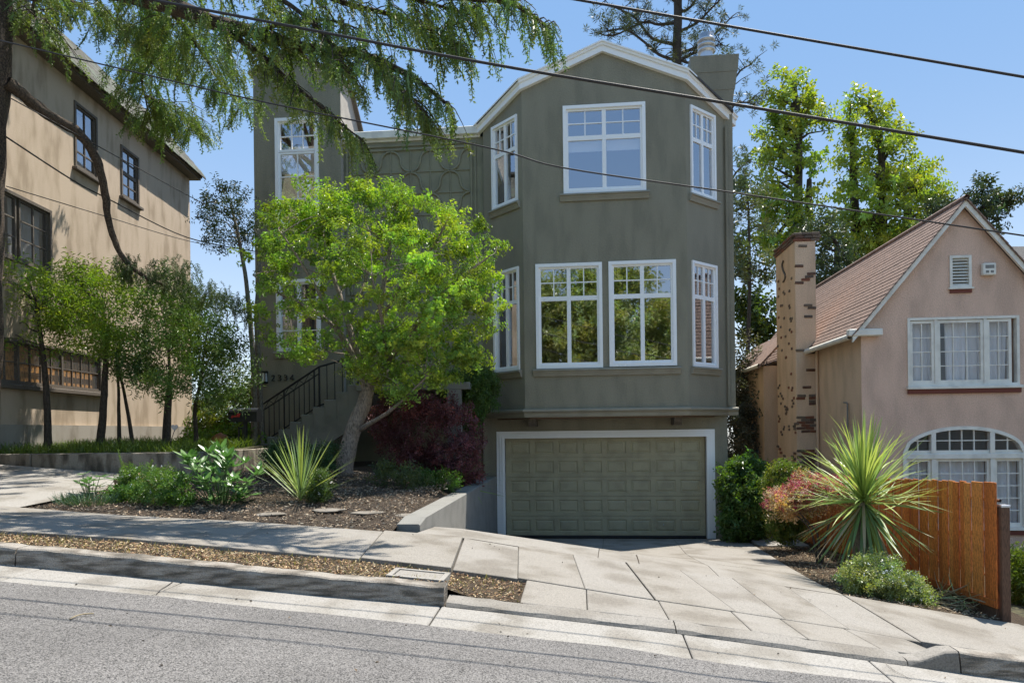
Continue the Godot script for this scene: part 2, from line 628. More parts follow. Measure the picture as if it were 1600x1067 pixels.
# a twig along +y with leaves round it
func twig_mesh(n: int, length: float, leaf: float, width: float, spread := 0.9, lobes := 1, flat := 0.0) -> ArrayMesh:
	var st := st_new()
	for i in n:
		var k := float(i) / maxf(1, n - 1)
		var a := i * 2.399 + rng.randf_range(-0.4, 0.4)
		var outd := Vector3(cos(a), 0, sin(a) * (1.0 - flat))
		if outd.length() < 0.05:
			outd = Vector3.RIGHT
		var fwd := (outd.normalized() * spread + Vector3.UP * rng.randf_range(0.0, 0.9) * (0.4 + k)).normalized()
		var up := (Vector3.UP + rand_unit() * 0.7).normalized()
		up = (up - fwd * up.dot(fwd)).normalized()
		var base := Vector3(outd.x, 0, outd.z) * length * 0.18 * rng.randf() + Vector3.UP * length * k
		var l := leaf * rng.randf_range(0.7, 1.2)
		if lobes == 1:
			add_leaf(st, base, fwd, up, l, width, rng.randf_range(0.0, 0.3))
		else:
			var sidev := fwd.cross(up).normalized()
			for q in lobes:
				var an := (q - (lobes - 1) / 2.0) * (1.9 / lobes) * 1.1
				add_leaf(st, base, (fwd * cos(an) + sidev * sin(an)).normalized(), up, l * (1.0 - absf(an) * 0.28), width, 0.12)
	return fin(st)

# a hanging spray of needles along -y
func spray_mesh(n: int, length: float, needle: float, side_len: float) -> ArrayMesh:
	var st := st_new()
	for i in n:
		var k := float(i) / n
		var a := i * 2.4 + rng.randf_range(-0.5, 0.5)
		var sidew := Vector3(cos(a), -0.5, sin(a)).normalized()
		var base := Vector3(sin(k * 3.0) * 0.03, -length * k, 0)
		var reach := side_len * (1.0 - k * 0.75) * rng.randf_range(0.5, 1.1)
		for q in 4:
			var at_ := base + sidew * reach * (q + 0.4) / 4.0
			var f := (sidew + Vector3.DOWN * 0.35 + rand_unit() * 0.9).normalized()
			var up := f.cross(rand_unit()).normalized()
			add_leaf(st, at_, f, up, needle * rng.randf_range(0.7, 1.2), needle * 0.33, 0.1)
	add_leaf(st, Vector3.ZERO, Vector3.DOWN, Vector3.FORWARD, length, 0.008, 0.0)
	return fin(st)

func multi(called: String, parent: Node, mesh: Mesh, mat_: Material, xfs: Array, cols: PackedColorArray, stuff := true) -> MultiMeshInstance3D:
	var mm := MultiMesh.new()
	mm.transform_format = MultiMesh.TRANSFORM_3D
	mm.use_colors = true
	mm.mesh = mesh
	mm.instance_count = xfs.size()
	for i in xfs.size():
		mm.set_instance_transform(i, xfs[i])
		mm.set_instance_color(i, cols[i])
	var o := MultiMeshInstance3D.new()
	o.name = called
	o.multimesh = mm
	o.material_override = mat_
	parent.add_child(o, true)
	if stuff:
		o.set_meta("kind", "stuff")
	return o

func pointing(dirn: Vector3, p: Vector3, scale: float) -> Transform3D:
	var y := dirn.normalized()
	var x := y.cross(rand_unit()).normalized()
	return Transform3D(Basis(x, y, x.cross(y)).scaled(Vector3.ONE * scale), p)

func tint(c: Color, vary: float, hue := 0.1) -> Color:
	var k := 1.0 + rng.randf_range(-vary, vary)
	var h := rng.randf_range(-hue, hue)
	return Color(maxf(0, c.r * k * (1 + h)), maxf(0, c.g * k), maxf(0, c.b * k * (1 - h)))

func edge_dist(poly: PackedVector2Array, p: Vector2) -> float:
	var best := INF
	for i in poly.size():
		best = minf(best, p.distance_to(Geometry2D.get_closest_point_to_segment(p, poly[i], poly[(i + 1) % poly.size()])))
	return best

func poly2(a: Array) -> PackedVector2Array:
	var o := PackedVector2Array()
	for i in range(0, a.size(), 2):
		o.append(Vector2(a[i], a[i + 1]))
	return o

# clump centres that fill a crown: an outline as the crown is seen, given its own depth by how far inside the outline each point lies
func clumps(outline: Array, t: float, half_depth: float, n: int) -> Array:
	var poly := poly2(outline)
	var lo := poly[0]
	var hi := poly[0]
	for p in poly:
		lo = lo.min(p)
		hi = hi.max(p)
	var o := []
	var tries := 0
	var reach := minf(hi.x - lo.x, hi.y - lo.y) * 0.4
	while o.size() < n and tries < n * 60:
		tries += 1
		var p := Vector2(rng.randf_range(lo.x, hi.x), rng.randf_range(lo.y, hi.y))
		if not Geometry2D.is_point_in_polygon(p, poly):
			continue
		var e := clampf(edge_dist(poly, p) / reach, 0.0, 1.0)
		var dz := half_depth * sqrt(e) * (1.0 if rng.randf() < 0.5 else -1.0) * rng.randf_range(0.25, 1.0)
		o.append(P(p.x, p.y, t + dz))
	return o

func fill_clumps(centres: Array, radius: float, per: int, flat: float, centre: Vector3, upness: float, sc: Vector2, col: Color, vary: float, xfs: Array, cols: PackedColorArray) -> void:
	for c in centres:
		var r := radius * rng.randf_range(0.6, 1.25)
		var cc := tint(col, vary * 0.6, 0.12)
		for k in int(per * rng.randf_range(0.6, 1.3)):
			var v := rand_unit() * pow(rng.randf(), 0.45)
			var p: Vector3 = c + Vector3(v.x * r, v.y * r * flat, v.z * r)
			var d := (v + (p - centre).normalized() * 0.5 + Vector3.UP * upness).normalized()
			xfs.append(pointing(d, p, rng.randf_range(sc.x, sc.y)))
			cols.append(tint(cc, vary * 0.6, 0.14))

func limb(called: String, parent: Node, pts: Array, r0: float, r1: float, mat_: Material, sides := 7, wob := 0.06) -> MeshInstance3D:
	var c := curve(pts, 4)
	return put(called, tube(c, taper(c.size(), r0, r1), sides, wob), mat_, parent)

# limbs from a point on the trunk to some of the clumps
func branches(parent: Node, from: Array, centres: Array, n: int, r: float, mat_: Material) -> void:
	var st := SurfaceTool.new()
	st.begin(Mesh.PRIMITIVE_TRIANGLES)
	for i in mini(n, centres.size()):
		var c: Vector3 = centres[i * centres.size() / maxi(n, 1)]
		var best: Vector3 = from[0]
		for f in from:
			if f.y < c.y - 0.1 and f.distance_to(c) < best.distance_to(c):
				best = f
		var mid := best.lerp(c, 0.5) + Vector3.UP * best.distance_to(c) * 0.12 + rand_unit() * 0.12 * best.distance_to(c)
		var q := curve([best, best.lerp(mid, 0.5) + rand_unit() * 0.04, mid, c], 3)
		var len_ := best.distance_to(c)
		st.append_from(tube(q, taper(q.size(), r * clampf(len_ * 0.5, 0.3, 1.0), r * 0.15), 5), 0, Transform3D.IDENTITY)
	put("branches", st.commit(), mat_, parent)

func bush(called: String, label: String, category: String, outline: Array, t: float, depth: float, n: int, radius: float, per: int, mesh: Mesh, mat_: Material, col: Color, vary := 0.35, flat := 0.8, upness := 0.3, sc := Vector2(0.7, 1.2), group := "") -> Node3D:
	var cs := clumps(outline, t, depth, n)
	var mid := Vector3.ZERO
	var low := INF
	for c in cs:
		mid += c / cs.size()
		low = minf(low, c.y)
	var o := thing(called, label, category, group)
	var xfs := []
	var cols := PackedColorArray()
	fill_clumps(cs, radius, per, flat, mid, upness, sc, col, vary, xfs, cols)
	# shoots that stand out of the outline
	var shoots := []
	for i in cs.size() / 6:
		var c: Vector3 = cs[rng.randi() % cs.size()]
		shoots.append(mid + (c - mid) * rng.randf_range(1.12, 1.4) + Vector3.UP * radius * rng.randf_range(0.1, 0.7))
	fill_clumps(shoots, radius * 0.45, maxi(2, per / 5), 1.2, mid, 0.6, sc, col, vary, xfs, cols)
	multi("foliage", o, mesh, mat_, xfs, cols)
	last_clumps = cs
	return o

# ---------------------------------------------------------------- windows
# outer frame w x h with its lower left corner at the origin, front of the wall at z = 0; sashes: [x0, y0, x1, y1, columns, rows]
func window_unit(parent: Node, xf: Transform3D, w: float, h: float, sashes: Array, frame_mat: Material, glass: Material, cw := 0.07, proud := 0.04, sw := 0.045, mw := 0.024, called := "window") -> Node3D:
	var o := holder(called, parent, xf)
	var st := st_new()
	var b := -0.10
	add_box(st, Vector3(0, 0, b), Vector3(cw, h, proud))
	add_box(st, Vector3(w - cw, 0, b), Vector3(w, h, proud))
	add_box(st, Vector3(cw, h - cw, b), Vector3(w - cw, h, proud - 0.002))
	add_box(st, Vector3(cw, 0, b), Vector3(w - cw, cw, proud - 0.002))
	put("frame", fin(st), frame_mat, o)
	for s in sashes:
		var x0: float = s[0]
		var y0: float = s[1]
		var x1: float = s[2]
		var y1: float = s[3]
		var sf := -0.006
		var sb := -0.075
		var ss := st_new()
		add_box(ss, Vector3(x0, y0, sb), Vector3(x0 + sw, y1, sf))
		add_box(ss, Vector3(x1 - sw, y0, sb), Vector3(x1, y1, sf))
		add_box(ss, Vector3(x0 + sw, y1 - sw, sb), Vector3(x1 - sw, y1, sf - 0.002))
		add_box(ss, Vector3(x0 + sw, y0, sb), Vector3(x1 - sw, y0 + sw * 1.25, sf - 0.002))
		put("sash", fin(ss), frame_mat, o)
		var gx0 := x0 + sw
		var gx1 := x1 - sw
		var gy0 := y0 + sw * 1.25
		var gy1 := y1 - sw
		var nx: int = s[4]
		var ny: int = s[5]
		for i in range(1, nx):
			var x := lerpf(gx0, gx1, float(i) / nx)
			box("muntin", o, Vector3(x - mw / 2, gy0, -0.055), Vector3(x + mw / 2, gy1, -0.016), frame_mat)
		for j in range(1, ny):
			var y := lerpf(gy0, gy1, float(j) / ny)
			box("muntin", o, Vector3(gx0, y - mw / 2, -0.053), Vector3(gx1, y + mw / 2, -0.018), frame_mat)
		var cw_ := (gx1 - gx0) / nx
		var ch := (gy1 - gy0) / ny
		var key := Vector2(snappedf(cw_, 0.001), snappedf(ch, 0.001))
		if not quad_cache.has(key):
			var q := QuadMesh.new()
			q.size = key
			quad_cache[key] = q
		for i in nx:
			for j in ny:
				var c := Vector3(gx0 + cw_ * (i + 0.5), gy0 + ch * (j + 0.5), -0.036)
				var bs := Basis.from_euler(Vector3(rng.randf_range(-0.004, 0.004), rng.randf_range(-0.004, 0.004), 0))
				put("pane", quad_cache[key], glass, o, Transform3D(bs, c))
	return o

# two casements under two small-paned lights
func bay_sashes(w: float, h: float, cw: float, split: float) -> Array:
	var m := w / 2.0
	var y := h * split
	return [[cw, cw, m, y, 1, 1], [m, cw, w - cw, y, 1, 1], [cw, y, m, h - cw, 2, 2], [m, y, w - cw, h - cw, 2, 2]]

func sill(parent: Node, xf: Transform3D, w: float, mat_: Material, depth := 0.13, height := 0.16) -> void:
	var path := [xf * Vector3(-0.05, 0, -0.02), xf * Vector3(w + 0.05, 0, -0.02)]
	var pr := [[0.0, -height], [depth * 0.45, -height], [depth * 0.62, -height * 0.62], [depth * 0.7, -height * 0.55], [depth * 0.75, -height * 0.32], [depth, -height * 0.26], [depth, -0.02], [depth * 0.9, 0.0], [0.0, 0.012]]
	put("sill", sweep(path, pr), mat_, parent)

func drape(w: float, h: float, folds: float, depth := 0.035, gather := 0.0) -> ArrayMesh:
	var rows := []
	for j in 5:
		var k := j / 4.0
		var r := []
		for i in 41:
			var x := i / 40.0
			var xx := lerpf(x, 0.5 + (x - 0.5) * (1.0 - gather), 1.0 - k)
			r.append(Vector3(xx * w, k * h, sin(x * folds * TAU + sin(x * 9.0) * 0.8) * depth * (0.6 + 0.4 * (1 - k))))
		rows.append(r)
	return rows_mesh(rows)

# ---------------------------------------------------------------- start
func _ready() -> void:
	rng.seed = 20240
	var cam := Camera3D.new()
	cam.name = "camera"
	cam.position = Vector3(0, EYE, 0)
	cam.rotation = Vector3(0, YAW, -ROLL)
	cam.near = 0.1
	cam.far = 2000.0
	cam.projection = Camera3D.PROJECTION_FRUSTUM
	cam.size = 0.1 * 1067.0 / F
	cam.frustum_offset = Vector2(0, 0.1 * 138.5 / F)
	add_child(cam)
	cam.current = true

	var env := Environment.new()
	env.background_mode = Environment.BG_SKY
	var sky := Sky.new()
	var sm := ProceduralSkyMaterial.new()
	sm.sky_top_color = lin(0.058, 0.107, 0.192)
	sm.sky_horizon_color = lin(0.262, 0.296, 0.308)
	sm.sky_curve = 0.115
	sm.ground_horizon_color = lin(0.22, 0.22, 0.21)
	sm.ground_bottom_color = lin(0.16, 0.16, 0.14)
	sm.energy_multiplier = 1.0
	sky.sky_material = sm
	env.sky = sky
	env.tonemap_mode = Environment.TONE_MAPPER_LINEAR
	env.tonemap_exposure = 4.5
	env.sdfgi_enabled = true
	env.ssao_enabled = true
	env.ssil_enabled = true
	var we := WorldEnvironment.new()
	we.name = "environment"
	we.environment = env
	add_child(we)

	# sun: high, behind the house and to the right (the fence and the right corner of the house throw their shadows forwards and left)
	var sun := DirectionalLight3D.new()
	sun.name = "sun"
	sun.light_energy = 0.6
	sun.light_color = lin(1.0, 0.945, 0.86)
	sun.light_angular_distance = 0.5
	sun.shadow_enabled = true
	sun.sky_mode = DirectionalLight3D.SKY_MODE_LIGHT_ONLY
	var az := deg_to_rad(39.0)
	var el := deg_to_rad(66.0)
	var to_sun := Vector3(cos(el) * sin(az), sin(el), -cos(el) * cos(az))
	sun.basis = Basis.looking_at(-to_sun, Vector3.UP)
	add_child(sun)

	L_road = level_line([[0, 909], [500, 960], [1000, 1018], [1096, 1034], [1379, 1067]], 5.25)
	L_gutter = level_line([[0, 882], [187, 899], [500, 931], [702, 948], [1000, 982.5], [1055, 989], [1502, 1052], [1600, 1065]], 5.75)
	L_walk_front = level_line([[0, 829], [187, 840], [375, 856], [562, 871], [706, 889], [809, 903], [1000, 933.7], [1100, 948], [1337, 984], [1454, 1005], [1600, 1027]], 6.75)
	L_walk_back = level_line([[15, 792], [187, 805], [375, 814], [600, 829], [724, 840], [810, 854], [1000, 882], [1100, 897], [1319, 930], [1480, 958], [1600, 977]], 8.45)

	make_materials()
	build_ground()
	build_street()
	build_grey_house()
	build_stairs()
	build_tan_house()
	build_pink_house()
	build_fence()
	build_trees()
	build_garden()
	build_far_side()
	build_small_things()

# ---------------------------------------------------------------- ground and street
func build_ground() -> void:
	# one sheet out to the horizon, under everything else
	var xs := []
	for x in [-700, -300, -120, -60, -35, -22, -16, -12, -9, -7, -5, -3.6, -2.75, -2.42, -2.2, -1.0, 1.0, 3.0, 4.6, 6, 8, 11, 16, 24, 40, 70, 140, 300, 700]:
		xs.append(float(x))
	var ts := []
	for t in [-700, -250, -90, -40, -22, -14, -10, -7.0, 0, 5, 7.5, 8.6, 9.5, 10.5, 11.5, 12.5, 14, 16, 18, 20, 23, 28, 36, 50, 90, 200, 700]:
		ts.append(float(t))
	var rows := []
	for t in ts:
		var r := []
		for x in xs:
			var base := ly(L_walk_back, x) - 0.5
			var y := base
			if t > 8.0:
				if x < -2.4:
					y = bed_y(x, t) - 0.35
					if t > 14 and x < -6:
						y = maxf(y, 1.75)
				elif x < 4.6:
					y = -0.65 if t > 9.0 else base
				else:
					y = right_y(x, t) - 0.06
			elif t < -9.0:
				y = base + minf(2.5, (-9.0 - t) * 0.2)
			r.append(Vector3(x, y, -t))
		rows.append(r)
	var g := setting("ground")
	put("ground_sheet", rows_mesh(rows), M.ground, g)

func s_steps(a: float, b: float, step := 0.35) -> Array:
	var n := maxi(2, int(ceil((b - a) / step)) + 1)
	var o := []
	for i in n:
		o.append(lerpf(a, b, float(i) / (n - 1)))
	return o

func along(l: Array, t: float, a: float, b: float, n: int, dy := 0.0) -> Array:
	var o := []
	for i in n:
		var s := lerpf(a, b, float(i) / (n - 1))
		o.append(Vector3(s, ly(l, s) + dy, -t))
	return o

# slab between two lines that run along the street
func street_slab(called: String, parent: Node, l0: Array, t0: float, a0: float, b0: float, l1: Array, t1: float, a1: float, b1: float, mat_: Material, lift := 0.0, thick := 0.12, tilt := 0.0) -> void:
	var n := maxi(3, int((b0 - a0) / 0.4) + 2)
	var near := along(l0, t0, a0, b0, n, lift)
	var far := along(l1, t1, a1, b1, n, lift)
	if tilt != 0.0:
		for i in n:
			var k := (float(i) / (n - 1) - 0.5) * tilt
			near[i].y += k
			far[i].y += k
	put(called, slab_mesh(near, far, thick), mat_, parent)

func curb_mesh(a: float, b: float, prof: Array, ramp_a := 1.0, ramp_b := 1.0) -> ArrayMesh:
	var st := st_new()
	var ss := s_steps(a, b, 0.12)
	var rings := []
	for i in ss.size():
		var s: float = ss[i]
		var k := float(i) / (ss.size() - 1)
		var hk := lerpf(ramp_a, ramp_b, smoothstep(0.0, 1.0, k))
		var r := []
		for p in prof:
			var chip := 0.0
			if p[2] > 0:
				chip = p[2] * (sin(s * 23.0) * sin(s * 7.3 + 1.0) * 0.004 + sin(s * 61.0) * 0.0025)
			r.append(Vector3(s, ly(L_gutter, s) + (p[1] * hk if p[1] > 0 else p[1]) + chip, -(p[0] + chip * 1.5)))
		rings.append(r)
	for i in rings.size() - 1:
		for k in prof.size() - 1:
			quad(st, rings[i][k], rings[i + 1][k], rings[i + 1][k + 1], rings[i][k + 1])
	for e in [0, rings.size() - 1]:
		for k in range(1, prof.size() - 1):
			tri(st, rings[e][0], rings[e][k], rings[e][k + 1])
	return fin(st)

func build_street() -> void:
	var road := setting("road")
	var rows := []
	var ss := s_steps(-60, 60, 0.25)
	for q in [[-6.5, 0.02], [-3.0, 0.09], [0.0, 0.12], [2.5, 0.09], [4.2, 0.045], [5.0, 0.012], [5.26, 0.006]]:
		var r := []
		for s in ss:
			var wob := 0.0
			if q[0] > 5.2:
				wob = sin(s * 9.0) * 0.006 + sin(s * 23.0 + 1.0) * 0.006 + sin(s * 3.1) * 0.012
			r.append(Vector3(s, ly(L_road, s) + q[1], -(q[0] + wob)))
		rows.append(r)
	put("asphalt", rows_mesh(rows), M.asphalt, road)
	var across := setting("far_sidewalk")
	var fr := []
	for q in [[-9.2, 0.16], [-6.75, 0.13], [-6.74, 0.0], [-6.4, 0.0]]:
		var r := []
		for s in s_steps(-60, 60, 1.0):
			r.append(Vector3(s, ly(L_road, s) + q[1], -q[0]))
		fr.append(r)
	put("walk_sheet", rows_mesh(fr), M.concrete, across)

	var gut := setting("gutter")
	var js := [-60.0, P(30, 885, 5.5).x - 9.0, P(30, 885, 5.5).x - 4.5, P(30, 885, 5.5).x, P(258, 930, 5.5).x, P(679, 962, 5.5).x, P(1075, 1008, 5.5).x, P(1380, 1050, 5.5).x, 5.5, 9.0, 60.0]
	for i in js.size() - 1:
		street_slab("gutter_slab", gut, L_road, 5.10, js[i] + 0.006, js[i + 1] - 0.006, L_gutter, 5.77, js[i] + 0.006, js[i + 1] - 0.006, M.concrete_pale, -0.004)

	var curb := setting("curb")
	var full := [[5.745, -0.12, 0], [5.752, 0.0, 0], [5.768, 0.118, 1], [5.776, 0.143, 1], [5.792, 0.155, 1], [5.93, 0.157, 1], [5.935, -0.12, 0]]
	var ends := P(694, 930, 5.75).x
	var cj := [-60.0, P(22, 860, 5.75).x - 6.0, P(22, 860, 5.75).x, ends]
	for i in cj.size() - 1:
		put("curb_stone", curb_mesh(cj[i] + 0.006, cj[i + 1] - 0.006, full), M.concrete_curb, curb)
	var low := [[5.745, -0.12, 0], [5.752, 0.0, 0], [5.766, 0.026, 1], [5.80, 0.036, 1], [5.925, 0.055, 1], [5.932, -0.12, 0]]
	var c1 := P(1057, 985, 5.75).x
	var c2 := P(1420, 1035, 5.75).x
	var c3 := P(1503, 1045, 5.75).x
	put("curb_lip", curb_mesh(ends + 0.012, c1 - 0.005, low), M.concrete, curb)
	put("curb_lip", curb_mesh(c1 + 0.005, c2 - 0.004, low), M.concrete, curb)
	put("curb_lip", curb_mesh(c2 + 0.004, c3 - 0.006, full, 0.25, 1.0), M.concrete, curb)
	for q in [[c3, c3 + 2.6], [c3 + 2.6, c3 + 8.0], [c3 + 8.0, 60.0]]:
		put("curb_stone", curb_mesh(q[0] + 0.006, q[1] - 0.006, full), M.concrete_curb, curb)

	# planting strip between kerb and pavement
	var strip := setting("planting_strip")
	var sr := []
	var stop_s := P(822, 925, 6.3).x
	for q in [[5.93, 0.0], [6.1, 0.2], [6.35, 0.55], [6.6, 0.9], [6.8, 1.0]]:
		var r := []
		for s in s_steps(-40, stop_s, 0.2):
			var kerb_top: float = ly(L_gutter, s) + 0.145
			if s > ends - 0.1:
				kerb_top = lerpf(kerb_top, ly(L_gutter, s) + 0.05, clampf((s - ends + 0.1) / 0.25, 0, 1))
			r.append(Vector3(s, lerpf(kerb_top, ly(L_walk_front, s) - 0.045, q[1]) + sin(s * 5.0 + q[0] * 9.0) * 0.006, -q[0]))
		sr.append(r)
	put("strip_soil", rows_mesh(sr), M.dry_soil, strip)
	var sr2 := []
	for q in [[5.93, 0.0], [6.35, 0.5], [6.8, 1.0]]:
		var r := []
		for s in s_steps(c2 + 0.35, 40.0, 0.4):
			r.append(Vector3(s, lerpf(ly(L_gutter, s) + 0.06, ly(L_walk_front, s) - 0.10, q[1]), -q[0]))
		sr2.append(r)
	put("strip_soil", rows_mesh(sr2), M.soil, strip)

	# pavement slabs, each at its own level
	var walk := setting("sidewalk")
	var jf := []
	var jb := []
	var s0 := P(562, 871, 6.75).x
	var b0 := P(599, 829, 8.45).x
	jf.append(-60.0)
	jb.append(-60.0)
	for k in range(8, 0, -1):
		jf.append(s0 - k * 1.45)
		jb.append(b0 - k * 1.45)
	for q in [[562, 871, 599, 829], [706, 889, 724, 840], [809, 903, 810, 854], [914, 918, 895, 867], [1024, 936, 978, 880], [1150, 955, 1063, 892], [1228, 968, 1145, 904], [1328, 983, 1228, 917], [1440, 1002, 1319, 930]]:
		jf.append(P(q[0], q[1], 6.75).x)
		jb.append(P(q[2], q[3], 8.45).x)
	var last: float = jf[-1]
	var lastb: float = jb[-1]
	for k in [1.9, 4.2, 6.5, 50.0]:
		jf.append(last + k)
		jb.append(lastb + k)
	var gaps := {9: 0.010, 10: 0.010, 13: 0.010}
	for i in jf.size() - 1:
		var g0: float = gaps.get(i, 0.0025)
		var g1: float = gaps.get(i + 1, 0.0025)
		var lift := rng.randf_range(-0.006, 0.006)
		var tilt := 0.0
		if i == 9:
			lift = 0.01
			tilt = 0.012
		if i == 8:
			tilt = -0.01
		street_slab("paving_slab", walk, L_walk_front, 6.75, jf[i] + g0, jf[i + 1] - g1, L_walk_back, 8.45, jb[i] + g0, jb[i + 1] - g1, [M.concrete, M.concrete_warm][(i * 7) % 2], lift, 0.12, tilt)

	# driveway: apron between kerb and pavement, then the ramp down to the garage
	var drive := setting("driveway")
	var ja := [stop_s - 0.03, P(917, 940, 6.3).x, P(1038, 960, 6.3).x, P(1160, 968, 6.3).x, P(1243, 985, 6.3).x, P(1350, 1000, 6.3).x, c2 + 0.42]
	for i in ja.size() - 1:
		var n := 4
		var near := []
		var far := []
		for k in n:
			var s := lerpf(ja[i] + 0.004, ja[i + 1] - 0.004, k / 3.0)
			near.append(Vector3(s, ly(L_gutter, s) + 0.055, -5.938))
			far.append(Vector3(s, ly(L_walk_front, s) - 0.004, -6.742))
		put("apron_slab", slab_mesh(near, far), M.concrete if i % 2 else M.concrete_warm, drive)
	# ramp: left edge follows the garden wall, right edge the flower bed
	var cuts := [0.0, 0.44, 0.72, 1.0]
	var tt := [8.456, 9.0, 9.6, 10.6, 11.8, 13.3, 15.0, 16.9]
	for c in 3:
		var rr := []
		for t in tt:
			var left := -2.02
			var right := lerpf(3.02, 3.80, (t - 8.45) / 8.45)
			var r := []
			for k in 7:
				var f := lerpf(cuts[c], cuts[c + 1], k / 6.0)
				var s := lerpf(left, right, f) + (0.004 if k == 0 else 0.0) - (0.004 if k == 6 else 0.0)
				r.append(Vector3(s, drive_y(s, t), -t))
			rr.append(r)
		put("ramp_slab", rows_mesh(rr), [M.concrete, M.concrete_warm, M.concrete][c], drive)
	var under := []
	for t in tt:
		under.append([Vector3(-2.02, drive_y(-2.02, t) - 0.035, -t), Vector3(0, drive_y(0, t) - 0.035, -t), Vector3(2.0, drive_y(2.0, t) - 0.035, -t), Vector3(lerpf(3.02, 3.80, (t - 8.45) / 8.45), drive_y(3.2, t) - 0.035, -t)])
	put("ramp_bed", rows_mesh(under), M.soil, drive)
	# small slab beside the garage
	var q0 := P(1155, 848, 15.4)
	box("side_slab", drive, Vector3(3.74, -0.25, -16.6), Vector3(4.75, 0.10, -15.2), M.concrete_pale, 0.01)

	# concrete walk of the neighbour, left of the flower bed
	var nd := setting("neighbour_walk")
	var nr := []
	for t in [8.456, 9.2, 10.2, 11.45]:
		var r := []
		for k in 12:
			var s := lerpf(-40.0, lerpf(-7.25, -7.0, (t - 8.45) / 3.0), pow(k / 11.0, 0.35))
			r.append(Vector3(s, bed_y(s, t) + 0.02, -t))
		nr.append(r)
	put("walk_sheet", rows_mesh(nr), M.concrete_pale, nd)

	# flower bed soil
	var bed := setting("garden_soil")
	var br := []
	for t in [8.456, 8.7, 9.2, 9.8, 10.5, 11.4, 12.4, 13.4, 15.0, 17.3]:
		var r := []
		for k in 25:
			var s := lerpf(-7.8 if t < 11.4 else -8.6, -2.32, k / 24.0)
			var y := bed_y(s, t) - (0.03 if t < 8.5 else 0.0) + 0.02 * sin(s * 3.1 + t) + 0.012 * sin(s * 7.7 - t * 3.0)
			r.append(Vector3(s, minf(y, lerpf(1.41, 9.0, clampf((-2.5 - s) / 6.0, 0.0, 1.0))), -t))
		br.append(r)
	put("soil_sheet", rows_mesh(br), M.soil, bed)
	var rb := []
	for t in [8.456, 9.0, 9.8, 10.8, 12.0, 13.3, 15.0, 17.0, 20.0]:
		var r := []
		var left := lerpf(3.02, 3.80, (t - 8.45) / 8.45)
		for k in 9:
			var s := lerpf(left, 5.3, k / 8.0)
			r.append(Vector3(s, lerpf(drive_y(s, t) - 0.02, right_y(s, t), k / 8.0) + 0.015 * sin(s * 9 + t * 5), -t))
		rb.append(r)
	put("soil_sheet", rows_mesh(rb), M.dry_soil, bed)

	# garden wall along the driveway, and its sloped front
	var wall := thing("garden_wall", "low grey concrete wall between the driveway and the flower bed", "wall")
	var top := [[8.78, 1.40], [9.15, 1.455], [17.08, 1.46]]
	var st := st_new()
	var rings := []
	for q in top:
		var y: float = q[1]
		rings.append([Vector3(-2.34, 0.2, -q[0]), Vector3(-2.34, y - 0.01, -q[0]), Vector3(-2.32, y, -q[0]), Vector3(-2.055, y, -q[0]), Vector3(-2.035, y - 0.015, -q[0]), Vector3(-2.035, -0.1, -q[0])])
	for i in 2:
		for k in 5:
			quad(st, rings[i][k], rings[i][k + 1], rings[i + 1][k + 1], rings[i + 1][k])
	for k in range(1, 5):
		tri(st, rings[0][0], rings[0][k + 1], rings[0][k])
		tri(st, rings[2][0], rings[2][k], rings[2][k + 1])
	put("wall_body", fin(st), M.concrete_grey, wall)

	var rwall := thing("retaining_wall", "weathered concrete retaining wall holding up the grass before the tan house", "wall")
	for q in [[-26.0, -12.05], [-12.04, -9.62], [-9.61, -6.6]]:
		box("wall_section", rwall, Vector3(q[0], 0.9, -11.72), Vector3(q[1], 2.265, -11.5), M.concrete_old, 0.015)
	box("wall_return", rwall, Vector3(-6.82, 0.9, -14.5), Vector3(-6.6, 2.263, -11.723), M.concrete_old, 0.015)

	# grass terrace behind it
	var terr := setting("terrace")
	var tr := []
	for t in [11.70, 12.3, 13.0, 14.0, 16.0, 19.0, 24.0]:
		var r := []
		for k in 16:
			var s := lerpf(-26.0, -6.7, k / 15.0)
			r.append(Vector3(s, 2.23 + 0.02 * (t - 11.7) + 0.03 * sin(s * 2.0 + t), -t))
		tr.append(r)
	put("terrace_soil", rows_mesh(tr), M.ground, terr)
	var pr := []
	for t in [11.5, 13.0, 15.0, 17.0, 20.0, 26.0]:
		pr.append([Vector3(-8.9, 1.98 + 0.03 * (t - 11.5), -t), Vector3(-8.2, 1.98 + 0.03 * (t - 11.5), -t)])
	var path := setting("side_path")
	put("path_sheet", rows_mesh(pr), M.concrete, path)

# ---------------------------------------------------------------- grey house
const RIDGE := 0.605
const ROOF_Y := 11.30
const PITCH := 0.405

func roof_y(s: float) -> float:
	return ROOF_Y - PITCH * absf(s - RIDGE)

